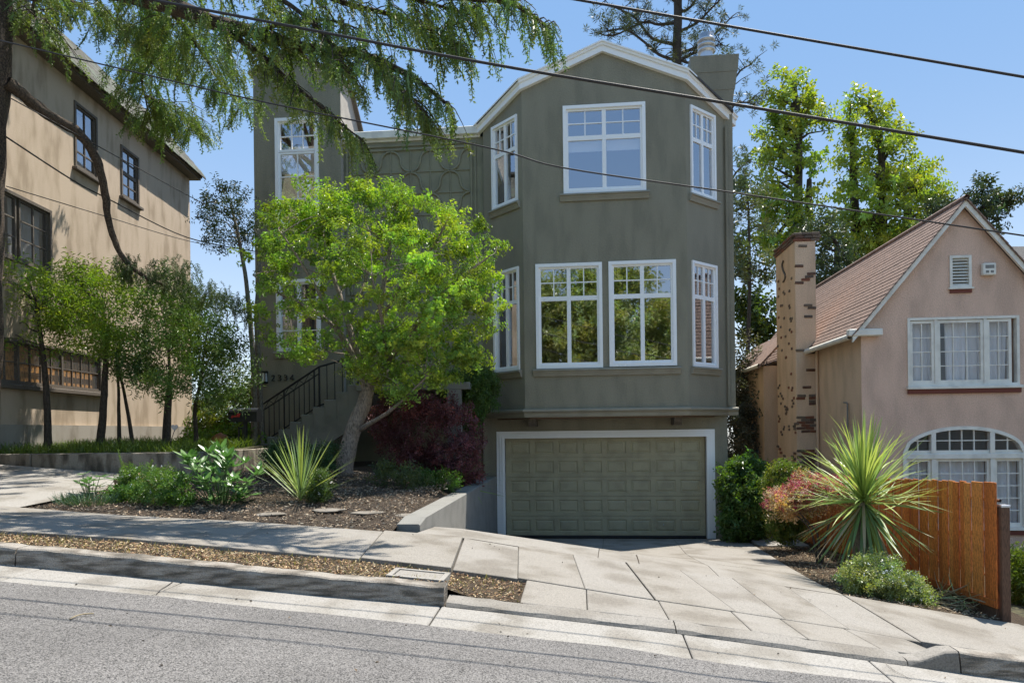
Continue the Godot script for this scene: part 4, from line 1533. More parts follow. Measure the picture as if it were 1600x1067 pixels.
# ---------------------------------------------------------------- tan house on the left
func build_tan_house() -> void:
	var h := thing("tan_house", "weathered tan stucco house with shingled eaves behind the young trees", "house")
	var c := P(298, 500, 20.7)
	var psi := deg_to_rad(97.1)
	var away := Vector3(cos(psi), 0, -sin(psi))
	var org := Vector3(c.x, 0, c.z) - away * 14.0
	var xf := Transform3D(Basis(Vector3.UP, psi), org)
	var eave := on_plane(300, 281, xf).y
	var ledge := on_plane(150, 667, xf).y
	var wins := []
	var px := [[114, 156, 151, 283], [187, 225, 216, 324], [-60, 262, 78, 428]]
	for q in px:
		var a := on_plane(q[0], q[1], xf)
		var b := on_plane(q[2], q[3], xf)
		wins.append([a.x, b.y, b.x - a.x, a.y - b.y])
	var ba := on_plane(-60, 520, xf)
	var bb := on_plane(157, 614, xf)
	wins.append([ba.x, bb.y, bb.x - ba.x, on_plane(157, 556, xf).y - bb.y])
	var holes := []
	for w in wins:
		holes.append(rect(w[0] + 0.004, w[1] + 0.004, w[0] + w[2] - 0.004, w[1] + w[3] - 0.004))
	put("wall", wall_mesh(rect(0, ledge, 14.0, eave), holes, 0.25), M.stucco_tan, h, xf)
	put("wall_base", wall_mesh(rect(0, 1.6, 14.04, ledge + 0.03), [], 0.3), M.stucco_tan_base, h, xf * at(Vector3(0, 0, 0.07)))
	# two old casement windows upstairs
	for i in 2:
		var w: Array = wins[i]
		window_unit(h, xf * at(Vector3(w[0], w[1], 0)), w[2], w[3], [[0.06, w[3] * 0.5, w[2] - 0.06, w[3] - 0.06, 2, 1 + i], [0.06, 0.06, w[2] - 0.06, w[3] * 0.5, 2, 2]], M.old_wood_trim, M.glass, 0.06, 0.03, 0.04, 0.03)
		box("sill_board", holder("window_sill", h, xf), Vector3(w[0] - 0.08, w[1] - 0.07, -0.05), Vector3(w[0] + w[2] + 0.08, w[1], 0.1), M.old_wood_trim, 0.01)
		put("curtain", drape(w[2] * 0.8, w[3] * 0.9, 5), M.curtain, h, xf * at(Vector3(w[0] + 0.1, w[1] + 0.06, -0.2)))
	var w2: Array = wins[2]
	var m1: float = on_plane(27, 350, xf).x - w2[0]
	window_unit(h, xf * at(Vector3(w2[0], w2[1], 0)), w2[2], w2[3], [[0.06, 0.06, m1 - 0.03, w2[3] - 0.06, 2, 3], [m1 + 0.05, 0.06, w2[2] - 0.06, w2[3] - 0.06, 2, 3]], M.old_wood_trim, M.glass, 0.06, 0.05, 0.04, 0.03)
	put("curtain", drape(w2[2] * 0.5, w2[3] * 0.95, 7), M.curtain, h, xf * at(Vector3(w2[0] + m1, w2[1] + 0.05, -0.2)))
	var w3: Array = wins[3]
	var sashes := []
	for k in 3:
		sashes.append([lerpf(0.05, w3[2] - 0.05, k / 3.0), 0.05, lerpf(0.05, w3[2] - 0.05, (k + 1) / 3.0), w3[3] - 0.05, 4, 2])
	window_unit(h, xf * at(Vector3(w3[0], w3[1], 0)), w3[2], w3[3], sashes, M.old_wood_trim, M.clear_glass, 0.05, 0.03, 0.03, 0.022)
	box("plywood_lining", holder("basement_room", h, xf), Vector3(w3[0] + 0.03, w3[1] + 0.03, -0.13), Vector3(w3[0] + w3[2] - 0.03, w3[1] + w3[3] - 0.03, -0.105), M.amber_panel)
	box("sill_board", holder("window_sill", h, xf), Vector3(w3[0], w3[1] - 0.09, -0.05), Vector3(w3[0] + w3[2] + 0.1, w3[1] - 0.004, 0.12), M.old_wood_trim, 0.01)
	# body of the house behind that wall
	var body := holder("body", h, xf)
	box("end_wall", body, Vector3(13.8, 1.6, -7.0), Vector3(13.99, eave, -0.252), M.stucco_tan)
	box("end_wall", body, Vector3(0.0, 1.6, -7.0), Vector3(0.2, eave, -0.252), M.stucco_tan)
	box("back_wall", body, Vector3(0.2, 1.6, -7.0), Vector3(13.8, eave, -6.8), M.stucco_tan)
	box("floor", body, Vector3(0.2, 2.7, -6.8), Vector3(13.8, 2.85, -0.4), M.floor_wood)
	box("floor", body, Vector3(0.2, 5.8, -6.8), Vector3(13.8, 5.95, -0.26), M.interior)
	box("ceiling", body, Vector3(0.2, eave - 0.1, -6.8), Vector3(13.8, eave, -0.26), M.interior)
	box("inner_wall", body, Vector3(0.2, 2.9, -3.0), Vector3(13.8, eave - 0.1, -2.9), M.interior)
	# roof: boxed eave, gutter board and courses of shingles
	var roof := holder("roof", h, xf)
	box("eave_board", roof, Vector3(-0.1, eave - 0.06, -0.2), Vector3(14.12, eave + 0.0, 0.30), M.old_wood_trim)
	box("gutter_board", roof, Vector3(-0.1, eave + 0.0, 0.24), Vector3(14.15, eave + 0.13, 0.34), M.old_wood_trim, 0.015)
	var sl := deg_to_rad(50.0)
	for k in 13:
		var z := 0.34 - k * 0.19 * cos(sl)
		var y := eave + 0.12 + k * 0.19 * sin(sl)
		var b := Basis(Vector3.RIGHT, sl + 0.10)
		var x := -0.1 - 0.2 * (k % 3)
		while x < 14.1:
			var w: float = [0.55, 0.8, 0.68][rng.randi() % 3]
			var m: Material = [M.roof_moss, M.roof_moss_dark, M.roof_moss_green][rng.randi() % 3]
			if x + w > 5.5:
				put("shingle", bevel_box(Vector3(w - 0.012, 0.03, 0.27), 0.005), m, roof, Transform3D(b, Vector3(minf(x + w / 2, 14.1), y + rng.randf_range(-0.008, 0.008), z)))
			else:
				put("shingle", bevel_box(Vector3(w - 0.004, 0.03, 0.27), 0.005), m, roof, Transform3D(b, Vector3(x + w / 2, y, z)))
			x += w
	put("roof_back", plate([Vector3(-0.1, eave + 2.4, -1.7), Vector3(14.15, eave + 2.4, -1.7), Vector3(14.15, eave, -7.2), Vector3(-0.1, eave, -7.2)], 0.1), M.roof_moss, roof)
	put("gable_end", wall_mesh(PackedVector2Array([Vector2(0.26, eave), Vector2(7.0, eave), Vector2(1.75, eave + 2.35)]), [], 0.1), M.stucco_tan, roof, turned(Vector3(13.98, 0, 0), PI / 2))

# ---------------------------------------------------------------- pink house on the right
func arch_y(x: float, cx: float, half: float, y0: float, rise: float) -> float:
	var k := clampf(absf(x - cx) / half, 0.0, 1.0)
	return y0 + rise * sqrt(maxf(0.0, 1.0 - k * k))

func pane_poly(poly: PackedVector2Array, z: float) -> ArrayMesh:
	var st := st_new()
	var ids := Geometry2D.triangulate_polygon(poly)
	for k in range(0, ids.size(), 3):
		var a := poly[ids[k]]
		var b := poly[ids[k + 1]]
		var c := poly[ids[k + 2]]
		if (b - a).cross(c - a) < 0:
			var sw := b
			b = c
			c = sw
		tri(st, Vector3(a.x, a.y, z), Vector3(c.x, c.y, z), Vector3(b.x, b.y, z))
	return fin(st)

func build_pink_house() -> void:
	var h := thing("pink_house", "pink stucco cottage with a steep gable and a red brown roof", "house")
	var t := 15.0
	var x0 := 5.75
	var x1 := 9.69
	var xr := 7.72
	var ev := 4.60
	var ap := 7.0
	var wx := [6.65, 8.785]
	var wy := [3.365, 4.755]
	var ax0 := 6.53
	var ax1 := 8.89
	var acx := (ax0 + ax1) / 2
	var half := (ax1 - ax0) / 2
	var spring := 2.02
	var rise := 0.53
	var sy := 0.52
	var arch := PackedVector2Array([Vector2(ax0, sy), Vector2(ax1, sy)])
	for k in 21:
		var x := lerpf(ax1, ax0, k / 20.0)
		arch.append(Vector2(x, arch_y(x, acx, half, spring, rise)))
	put("wall", wall_mesh(PackedVector2Array([Vector2(x0, -1.2), Vector2(x1, -1.2), Vector2(x1, ev), Vector2(xr, ap), Vector2(x0, ev)]), [rect(wx[0], wy[0], wx[1], wy[1]), arch, rect(7.50, 5.38, 7.86, 5.96)], 0.25), M.stucco_pink, h, at(Vector3(0, 0, -t)))
	put("wall", wall_mesh(rect(0, -1.2, 9.0, ev), [], 0.25), M.stucco_peach, h, turned(Vector3(x0 - 0.003, 0, -t - 9.004), -PI / 2))
	put("wall", wall_mesh(rect(0, -1.2, 9.0, ev), [], 0.25), M.stucco_pink, h, turned(Vector3(x1, 0, -t - 0.004), PI / 2))
	box("back_wall", h, Vector3(x0 + 0.1, -1.2, -24.0), Vector3(x1 - 0.1, ev, -23.8), M.stucco_pink)
	box("floor", h, Vector3(x0 + 0.26, 0.0, -23.8), Vector3(x1 - 0.26, 0.1, -t - 0.26), M.floor_wood)
	box("floor", h, Vector3(x0 + 0.26, 2.75, -23.8), Vector3(x1 - 0.26, 2.95, -t - 0.26), M.floor_wood)
	box("ceiling", h, Vector3(x0 + 0.26, ev + 0.2, -23.8), Vector3(x1 - 0.26, ev + 0.3, -t - 0.3), M.interior)
	box("inner_wall", h, Vector3(x0 + 0.26, 0.1, -19.0), Vector3(x1 - 0.26, ev + 0.2, -18.9), M.interior)
	# upper window: three casements
	var w: float = wx[1] - wx[0]
	var hh: float = wy[1] - wy[0]
	var a1: float = P(1461, 550, t).x - wx[0]
	var a2: float = P(1538, 550, t).x - wx[0]
	var up := window_unit(h, at(Vector3(wx[0], wy[0], -t)), w, hh, [[0.05, 0.05, a1, hh - 0.06, 2, 4], [a1 + 0.06, 0.05, a2, hh - 0.06, 3, 4], [a2 + 0.06, 0.05, w - 0.14, hh - 0.06, 2, 4]], M.cream_paint, M.clear_glass, 0.05, 0.02, 0.055, 0.018)
	box("mullion", up, Vector3(a1 + 0.002, 0.05, -0.07), Vector3(a1 + 0.058, hh - 0.05, 0.01), M.cream_paint)
	box("mullion", up, Vector3(a2 + 0.002, 0.05, -0.07), Vector3(a2 + 0.058, hh - 0.05, 0.01), M.cream_paint)
	box("sill_board", up, Vector3(-0.03, -0.06, -0.05), Vector3(w + 0.03, -0.002, 0.09), M.cream_paint, 0.008)
	box("sill_band", up, Vector3(-0.01, -0.15, -0.02), Vector3(w + 0.01, -0.062, 0.05), M.sill_brick, 0.005)
	for q in [[0.04, 0.70, 4.0, 0.0], [0.82, 0.42, 2.5, 0.1], [1.22, 0.38, 2.5, 0.15], [1.62, 0.40, 3.0, 0.25]]:
		put("curtain", drape(q[1], hh - 0.1, q[2], 0.03, q[3]), M.curtain, h, at(Vector3(wx[0] + q[0], wy[0] + 0.05, -t - 0.22)))
	# arched window
	var aw := holder("arched_window", h, at(Vector3(0, 0, -t)))
	var inner := PackedVector2Array()
	var ring := st_new()
	var prev := []
	for k in 29:
		var x := lerpf(ax0, ax1, k / 28.0)
		var y := arch_y(x, acx, half, spring, rise)
		var xi := acx + (x - acx) * (half - 0.07) / half
		var yi := arch_y(xi, acx, half - 0.07, spring, rise - 0.07)
		var cur := [Vector3(x, y, 0.03), Vector3(xi, yi, 0.03), Vector3(xi, yi, -0.1), Vector3(x, y, -0.1)]
		inner.append(Vector2(xi, yi))
		if k > 0:
			for e in 4:
				quad(ring, prev[e], cur[e], cur[(e + 1) % 4], prev[(e + 1) % 4])
		prev = cur
	put("arch_frame", fin(ring), M.cream_paint, aw)
	inner.append(Vector2(ax1 - 0.07, spring - 0.1))
	inner.append(Vector2(ax0 + 0.07, spring - 0.1))
	var mx := [P(1459, 690, t).x, P(1551, 690, t).x]
	box("jamb", aw, Vector3(ax0, sy, -0.1), Vector3(ax0 + 0.07, spring, 0.028), M.cream_paint)
	box("jamb", aw, Vector3(ax1 - 0.07, sy, -0.1), Vector3(ax1, spring, 0.028), M.cream_paint)
	box("transom", aw, Vector3(ax0 + 0.07, spring - 0.13, -0.1), Vector3(ax1 - 0.07, spring - 0.02, 0.04), M.cream_paint, 0.01)
	for x in mx:
		box("mullion", aw, Vector3(x - 0.045, spring - 0.018, -0.1), Vector3(x + 0.045, arch_y(x, acx, half, spring, rise) - 0.06, 0.026), M.cream_paint)
		box("mullion", aw, Vector3(x - 0.045, sy, -0.1), Vector3(x + 0.045, spring - 0.132, 0.026), M.cream_paint)
	box("sill_board", aw, Vector3(ax0 - 0.04, sy - 0.06, -0.08), Vector3(ax1 + 0.04, sy - 0.002, 0.09), M.cream_paint)
	box("sill_band", aw, Vector3(ax0, sy - 0.16, -0.02), Vector3(ax1, sy - 0.062, 0.04), M.sill_brick)
	var bays := [[ax0 + 0.07, mx[0] - 0.045, 2], [mx[0] + 0.045, mx[1] - 0.045, 4], [mx[1] + 0.045, ax1 - 0.07, 2]]
	for b in bays:
		# sash round the lower lights
		var ss := st_new()
		var sb0: float = b[0]
		var sb1: float = b[1]
		var stop := spring - 0.13
		add_box(ss, Vector3(sb0, sy, -0.08), Vector3(sb0 + 0.05, stop, -0.01))
		add_box(ss, Vector3(sb1 - 0.05, sy, -0.08), Vector3(sb1, stop, -0.01))
		add_box(ss, Vector3(sb0 + 0.05, stop - 0.05, -0.08), Vector3(sb1 - 0.05, stop, -0.012))
		add_box(ss, Vector3(sb0 + 0.05, sy, -0.08), Vector3(sb1 - 0.05, sy + 0.08, -0.012))
		add_box(ss, Vector3(sb0, spring - 0.02, -0.08), Vector3(sb1, spring + 0.045, -0.012))
		put("sash", fin(ss), M.cream_paint, aw)
		var n: int = b[2]
		for i in n:
			var u0 := lerpf(sb0 + 0.05, sb1 - 0.05, float(i) / n)
			var u1 := lerpf(sb0 + 0.05, sb1 - 0.05, float(i + 1) / n)
			if i > 0:
				box("muntin", aw, Vector3(u0 - 0.01, sy + 0.08, -0.055), Vector3(u0 + 0.01, stop - 0.05, -0.02), M.cream_paint)
				box("muntin", aw, Vector3(u0 - 0.01, spring + 0.045, -0.055), Vector3(u0 + 0.01, arch_y(u0, acx, half - 0.07, spring, rise - 0.07), -0.02), M.cream_paint)
			for j in 5:
				var v0 := lerpf(sy + 0.08, stop - 0.05, j / 5.0)
				var v1 := lerpf(sy + 0.08, stop - 0.05, (j + 1) / 5.0)
				put("pane", pane_poly(rect(u0, v0, u1, v1), -0.04), M.clear_glass, aw)
			for r in [[spring + 0.045, spring + 0.24], [spring + 0.24, spring + 0.6]]:
				for piece in Geometry2D.intersect_polygons(rect(u0, r[0], u1, r[1]), inner):
					put("pane", pane_poly(piece, -0.04), M.clear_glass, aw)
		for j in range(1, 5):
			var v := lerpf(sy + 0.08, stop - 0.05, j / 5.0)
			box("muntin", aw, Vector3(sb0 + 0.05, v - 0.01, -0.053), Vector3(sb1 - 0.05, v + 0.01, -0.022), M.cream_paint)
		var ym := spring + 0.24
		var reach := half * 0.86
		box("muntin", aw, Vector3(maxf(sb0, acx - reach), ym - 0.01, -0.053), Vector3(minf(sb1, acx + reach), ym + 0.01, -0.022), M.cream_paint)
		put("curtain", drape(sb1 - sb0 - 0.02, stop - sy - 0.1, 3.0 * n / 2.0), M.curtain, h, at(Vector3(sb0 + 0.01, sy + 0.04, -t - 0.2)))
	# gable vent and alarm box
	var vent := holder("gable_vent", h, at(Vector3(7.475, 5.345, -t)))
	var vs := st_new()
	add_box(vs, Vector3(0, 0, -0.05), Vector3(0.05, 0.645, 0.03))
	add_box(vs, Vector3(0.365, 0, -0.05), Vector3(0.415, 0.645, 0.03))
	add_box(vs, Vector3(0.05, 0.595, -0.05), Vector3(0.365, 0.645, 0.028))
	add_box(vs, Vector3(0.05, 0.0, -0.05), Vector3(0.365, 0.04, 0.028))
	put("frame", fin(vs), M.cream_paint, vent)
	for k in 9:
		put("slat", bevel_box(Vector3(0.315, 0.012, 0.07), 0.002), M.cream_paint, vent, Transform3D(Basis(Vector3.RIGHT, 0.7), Vector3(0.2075, 0.07 + k * 0.062, -0.02)))
	box("backing", vent, Vector3(0.03, 0.02, -0.16), Vector3(0.385, 0.62, -0.13), M.black_metal)
	box("sill_board", vent, Vector3(-0.03, -0.035, -0.02), Vector3(0.445, -0.002, 0.06), M.cream_paint)
	box("sill_band", vent, Vector3(0.0, -0.11, -0.02), Vector3(0.415, -0.037, 0.03), M.sill_brick)
	var al := holder("alarm_box", h, at(Vector3(8.07, 5.565, -t)))
	box("case", al, Vector3(0, 0, 0), Vector3(0.25, 0.24, 0.1), M.cream_paint, 0.015)
	box("grille", al, Vector3(0.04, 0.13, 0.095), Vector3(0.21, 0.20, 0.104), M.concrete_grey, 0.004)
	box("badge", al, Vector3(0.05, 0.04, 0.095), Vector3(0.11, 0.09, 0.104), M.concrete_grey, 0.004)
	box("badge", al, Vector3(0.14, 0.04, 0.095), Vector3(0.20, 0.09, 0.104), M.concrete_grey, 0.004)
	# roof in courses
	var slope := (ap - ev) / (xr - x0)
	var rl := sqrt(1 + slope * slope)
	var ang := atan(slope)
	var roof := holder("roof", h)
	var steps := 26
	var total := (xr - (x0 - 0.22)) * rl
	for sg in [-1.0, 1.0]:
		for k in steps:
			var along_ := total * (k + 0.5) / steps
			var cx := x0 - 0.22 + along_ / rl
			var cy := ev - 0.22 * slope + 0.09 + along_ / rl * slope
			var px_: float = cx if sg < 0 else 2 * xr - cx
			var b := Basis(Vector3.BACK, (ang - 0.07) * -sg)
			put("tile_course", bevel_box(Vector3(total / steps + 0.05, 0.02, 9.5), 0.004), M.roof_red, roof, Transform3D(b, Vector3(px_, cy + rng.randf_range(-0.003, 0.003), -t - 4.55)))
	put("ridge_cap", tube([Vector3(xr, ap + 0.10, -t + 0.22), Vector3(xr, ap + 0.10, -t - 9.3)], [0.06], 6), M.roof_red, roof)
	for sg in [-1.0, 1.0]:
		var st := st_new()
		var e: float = xr + sg * (xr - x0 + 0.22)
		var ey := ev - 0.22 * slope
		var a := Vector3(e, ey - 0.06, -t + 0.16)
		var b := Vector3(xr, ap - 0.06, -t + 0.16)
		var u := Vector3(0, 0.16, 0)
		var z := Vector3(0, 0, -0.06)
		quad(st, a, b, b + u, a + u)
		quad(st, a + z, b + z, b, a)
		quad(st, a + u, b + u, b + u + z, a + u + z)
		quad(st, b + z, a + z, a + z + u, b + z + u)
		quad(st, a + z, a, a + u, a + u + z)
		put("rake_board", fin(st), M.cream_paint, roof)
	box("eave_return", roof, Vector3(x0 - 0.30, ev - 0.20, -t + 0.02), Vector3(x0 + 0.36, ev - 0.06, -t + 0.18), M.cream_paint, 0.015)
	put("gutter", tube([Vector3(x0 - 0.25, ev - 0.20, -t + 0.1), Vector3(x0 - 0.25, ev - 0.22, -t - 9.2)], [0.06], 8), M.cream_paint, roof)
	put("downspout", tube([Vector3(x0 - 0.05, ev - 0.22, -17.55), Vector3(x0 - 0.05, -0.5, -17.55)], [0.035], 6), M.stucco_peach, h)
	# chimney with stray bricks
	var ch := holder("chimney", h)
	var cx0 := 5.26
	var cf := 17.7
	var cb := 19.35
	var ctop := P(1245, 377, 17.7).y
	box("stack", ch, Vector3(cx0, -1.0, -cb), Vector3(5.748, ctop, -cf), M.stucco_peach, 0.01)
	var bm := [bevel_box(Vector3(0.20, 0.062, 0.07), 0.008), bevel_box(Vector3(0.10, 0.062, 0.07), 0.008)]
	var lay := func(p: Vector3, front: bool, short: bool) -> void:
		var o := put("brick", bm[1 if short else 0], M["brick_%d" % rng.randi_range(0, 3)], ch, Transform3D(Basis.IDENTITY if front else Basis(Vector3.UP, PI / 2), p))
		o.rotate_object_local(Vector3.FORWARD, rng.randf_range(-0.05, 0.05))
	# cap: two rows of bricks right round the visible sides
	for r in 3:
		var off := 0.1 * (r % 2)
		for k in 3:
			lay.call(Vector3(cx0 - 0.02 + 0.09 + k * 0.205 + off * 0.4, ctop + 0.03 + r * 0.07, -cf - 0.01 + r * 0.012), true, false)
		for k in 8:
			lay.call(Vector3(cx0 + 0.01 - r * 0.012, ctop + 0.03 + r * 0.07, -cf - 0.14 - k * 0.207 - off), false, false)
	box("cap_fill", ch, Vector3(cx0 + 0.03, ctop - 0.01, -cb + 0.02), Vector3(5.74, ctop + 0.20, -cf - 0.04), M.concrete_curb)
	for q in [[305, 297], [305, 437], [400, 385], [418, 360], [370, 410], [390, 625], [430, 645], [392, 718], [318, 1000], [432, 1018], [345, 130]]:
		var p := P(1190 + q[0] / 5.335, 360 + q[1] / 5.335, cf)
		lay.call(Vector3(clampf(p.x, cx0 + 0.1, 5.65), p.y, -cf - 0.015), true, false)
	for q in [[255, 400], [145, 425], [152, 487], [187, 515], [197, 528], [237, 505], [145, 552], [165, 628], [178, 626], [235, 628], [240, 645], [148, 725], [193, 732], [245, 735], [258, 735], [250, 755], [165, 805], [240, 828], [255, 845], [168, 893], [205, 883], [233, 943], [257, 985], [175, 1000], [140, 965], [210, 1057]]:
		var p := PX(1190 + q[0] / 5.335, 360 + q[1] / 5.335, cx0)
		lay.call(Vector3(cx0 + 0.015, p.y, p.z), false, true)
	for q in [[390, 143], [425, 143], [362, 280], [320, 348], [300, 368], [420, 345], [425, 365], [425, 390], [425, 410]]:
		var p := P(1190 + q[0] / 5.082, 550 + q[1] / 5.082, cf)
		lay.call(Vector3(clampf(p.x, cx0 + 0.1, 5.65), p.y, -cf - 0.015), true, false)
	for q in [[198, 45], [240, 173], [148, 265], [138, 285], [220, 283], [250, 285], [245, 303], [155, 330], [140, 352], [165, 350], [175, 370], [158, 408], [250, 385], [262, 365], [258, 408], [248, 433], [190, 432], [205, 440], [198, 455], [212, 455], [203, 475], [198, 490], [142, 510], [150, 530], [143, 550], [185, 595], [180, 612], [160, 635], [168, 655], [222, 590], [225, 615], [275, 640]]:
		var p := PX(1190 + q[0] / 5.082, 550 + q[1] / 5.082, cx0)
		lay.call(Vector3(cx0 + 0.015, p.y, p.z), false, true)
	for q in [[[320, 520], [345, 540], [360, 560], [375, 583], [345, 605], [330, 630]], [[340, 785], [370, 808], [385, 832], [375, 856], [390, 880], [380, 904], [390, 928]]]:
		for r in q.size():
			var p := P(1190 + q[r][0] / 5.082, 550 + q[r][1] / 5.082, cf)
			for k in 2 if r % 2 == 0 else 3:
				var x: float = cx0 + 0.10 + k * 0.205 - 0.1 * (r % 2)
				if x < 5.68 and x > cx0:
					lay.call(Vector3(x, p.y, -cf - 0.015), true, false)
	for q in [[135, 750], [150, 770], [160, 800], [185, 825], [170, 850], [205, 868], [160, 890], [155, 915], [165, 935], [250, 830], [265, 850], [255, 875], [270, 805], [280, 900], [275, 570], [265, 590], [270, 610]]:
		var p := PX(1190 + q[0] / 5.082, 550 + q[1] / 5.082, cx0)
		lay.call(Vector3(cx0 + 0.015, p.y, p.z), false, false)
	var an := []
	for q in [[190, 255], [180, 285], [187, 330], [205, 375], [200, 410], [187, 430]]:
		var p := PX(1190 + q[0] / 5.335, 360 + q[1] / 5.335, cx0)
		an.append(Vector3(cx0 - 0.02, p.y, p.z))
	put("wall_anchor", tube(curve(an), [0.022], 6), M.old_wood_trim, ch)
	# low wing behind the chimney
	box("wing_wall", h, Vector3(5.02, -1.2, -23.5), Vector3(5.745, 4.25, -19.8), M.stucco_peach)
	put("wing_roof", plate([Vector3(4.85, 4.25, -19.6), Vector3(5.74, 5.2, -19.6), Vector3(5.74, 5.2, -23.6), Vector3(4.85, 4.25, -23.6)], 0.08), M.roof_red, h)
	put("wing_gutter", tube([Vector3(4.86, 4.24, -19.6), Vector3(4.86, 4.24, -23.6)], [0.06], 6), M.cream_paint, h)
	# vent pipe with a bent top on the side wall
	put("vent_pipe", tube(curve([PX(1325, 690, 5.7), PX(1325, 640, 5.7), PX(1324, 630, 5.7), PX(1319, 629, 5.7)]), [0.018], 6), M.concrete_grey, h)
	# dark roof of the next house behind
	var nb := thing("neighbour_roof_house", "house behind the pink cottage with a grey shingled roof", "house")
	put("roof", plate([P(1570, 385, 24), P(1720, 385, 24), P(1720, 440, 22), P(1570, 430, 22)], 0.1), M.roof_dark, nb)
	var nc := P(1640, 600, 24)
	box("wall", nb, Vector3(nc.x - 1.0, -1.0, -28), Vector3(nc.x + 4.0, P(1640, 425, 24).y, -24), M.stucco_beige)

# ---------------------------------------------------------------- board fence
func build_fence() -> void:
	var f := thing("board_fence", "new reddish cedar board fence running back beside the spiky palm-like plant", "fence")
	var X := 4.80
	var a_top := PX(1560, 755, X)
	var b_top := PX(1203, 742, X)
	var a_bot := PX(1563, 952, X)
	var b_bot := PX(1215, 832, X)
	var t0 := -a_top.z
	var t1 := -b_top.z + 0.8
	var n := int((t1 - t0) / 0.135)
	for i in n:
		var t := t0 + 0.135 * (i + 0.5)
		var k := (t - t0) / (-b_top.z - t0)
		var top := lerpf(a_top.y, b_top.y, floorf(k * 34.0) / 34.0) + rng.randf_range(-0.008, 0.008)
		var bot := lerpf(a_bot.y, b_bot.y, k) + 0.0
		var proud := 0.0 if i % 2 else 0.018
		var o := put("board", bevel_box(Vector3(0.019, snappedf(top - bot, 0.02), 0.1315), 0.003), M["board_%d" % rng.randi_range(0, 4)], f, at(Vector3(X - proud, (top + bot) / 2, -t)))
		o.rotation.x = rng.randf_range(-0.003, 0.003)
		o.rotation.y = rng.randf_range(-0.02, 0.02)
	var low := [Vector3(X - 0.028, a_bot.y + 0.02, -t0 - 0.02), Vector3(X - 0.028, b_bot.y + 0.02, -t1)]
	var sdir: Vector3 = (low[1] - low[0]).normalized()
	var ln: float = low[0].distance_to(low[1])
	var bs := Basis(Vector3.RIGHT, sdir.cross(Vector3.RIGHT).normalized() * -1.0, -sdir)
	if bs.y.y < 0:
		bs = Basis(Vector3.RIGHT, -bs.y, -sdir)
	bs = bs.orthonormalized()
	put("bottom_rail", bevel_box(Vector3(0.03, 0.09, ln), 0.004), M.board_3, f, Transform3D(bs, (low[0] + low[1]) / 2 + Vector3(0, 0.03, 0)))
	put("kick_board", bevel_box(Vector3(0.04, 0.24, ln), 0.004), M.post_wood, f, Transform3D(bs, (low[0] + low[1]) / 2 + Vector3(0.03, -0.14, 0)))
	for q in [[t0 - 0.02, -0.28], [t0 + 2.4, 0.0], [t0 + 4.8, 0.0], [t0 + 7.2, 0.0]]:
		var k: float = (q[0] - t0) / (-b_top.z - t0)
		var top2: float = lerpf(a_top.y, b_top.y, k) + q[1]
		var bot2 := lerpf(a_bot.y, b_bot.y, k) - 0.35
		box("post", f, Vector3(X + 0.012, bot2, -q[0] - 0.07), Vector3(X + 0.105, top2, -q[0] + 0.025), M.post_wood, 0.006)
		if q[1] < 0:
			box("post_cap", f, Vector3(X + 0.008, top2, -q[0] - 0.078), Vector3(X + 0.112, top2 + 0.03, -q[0] + 0.032), M.steel, 0.006)
	for y in [0.35, 1.25]:
		var p0 := Vector3(X + 0.025, a_bot.y + y, -t0)
		var p1 := Vector3(X + 0.025, b_bot.y + y, -t1)
		put("back_rail", tube([p0, p1], [0.02], 4), M.post_wood, f)

# ---------------------------------------------------------------- trees
func build_trees() -> void:
	deodar()
	maple()
	young_trees()
	back_trees()

func pts(a: Array) -> Array:
	var o := []
	for i in range(0, a.size(), 3):
		o.append(P(a[i], a[i + 1], a[i + 2]))
	return o

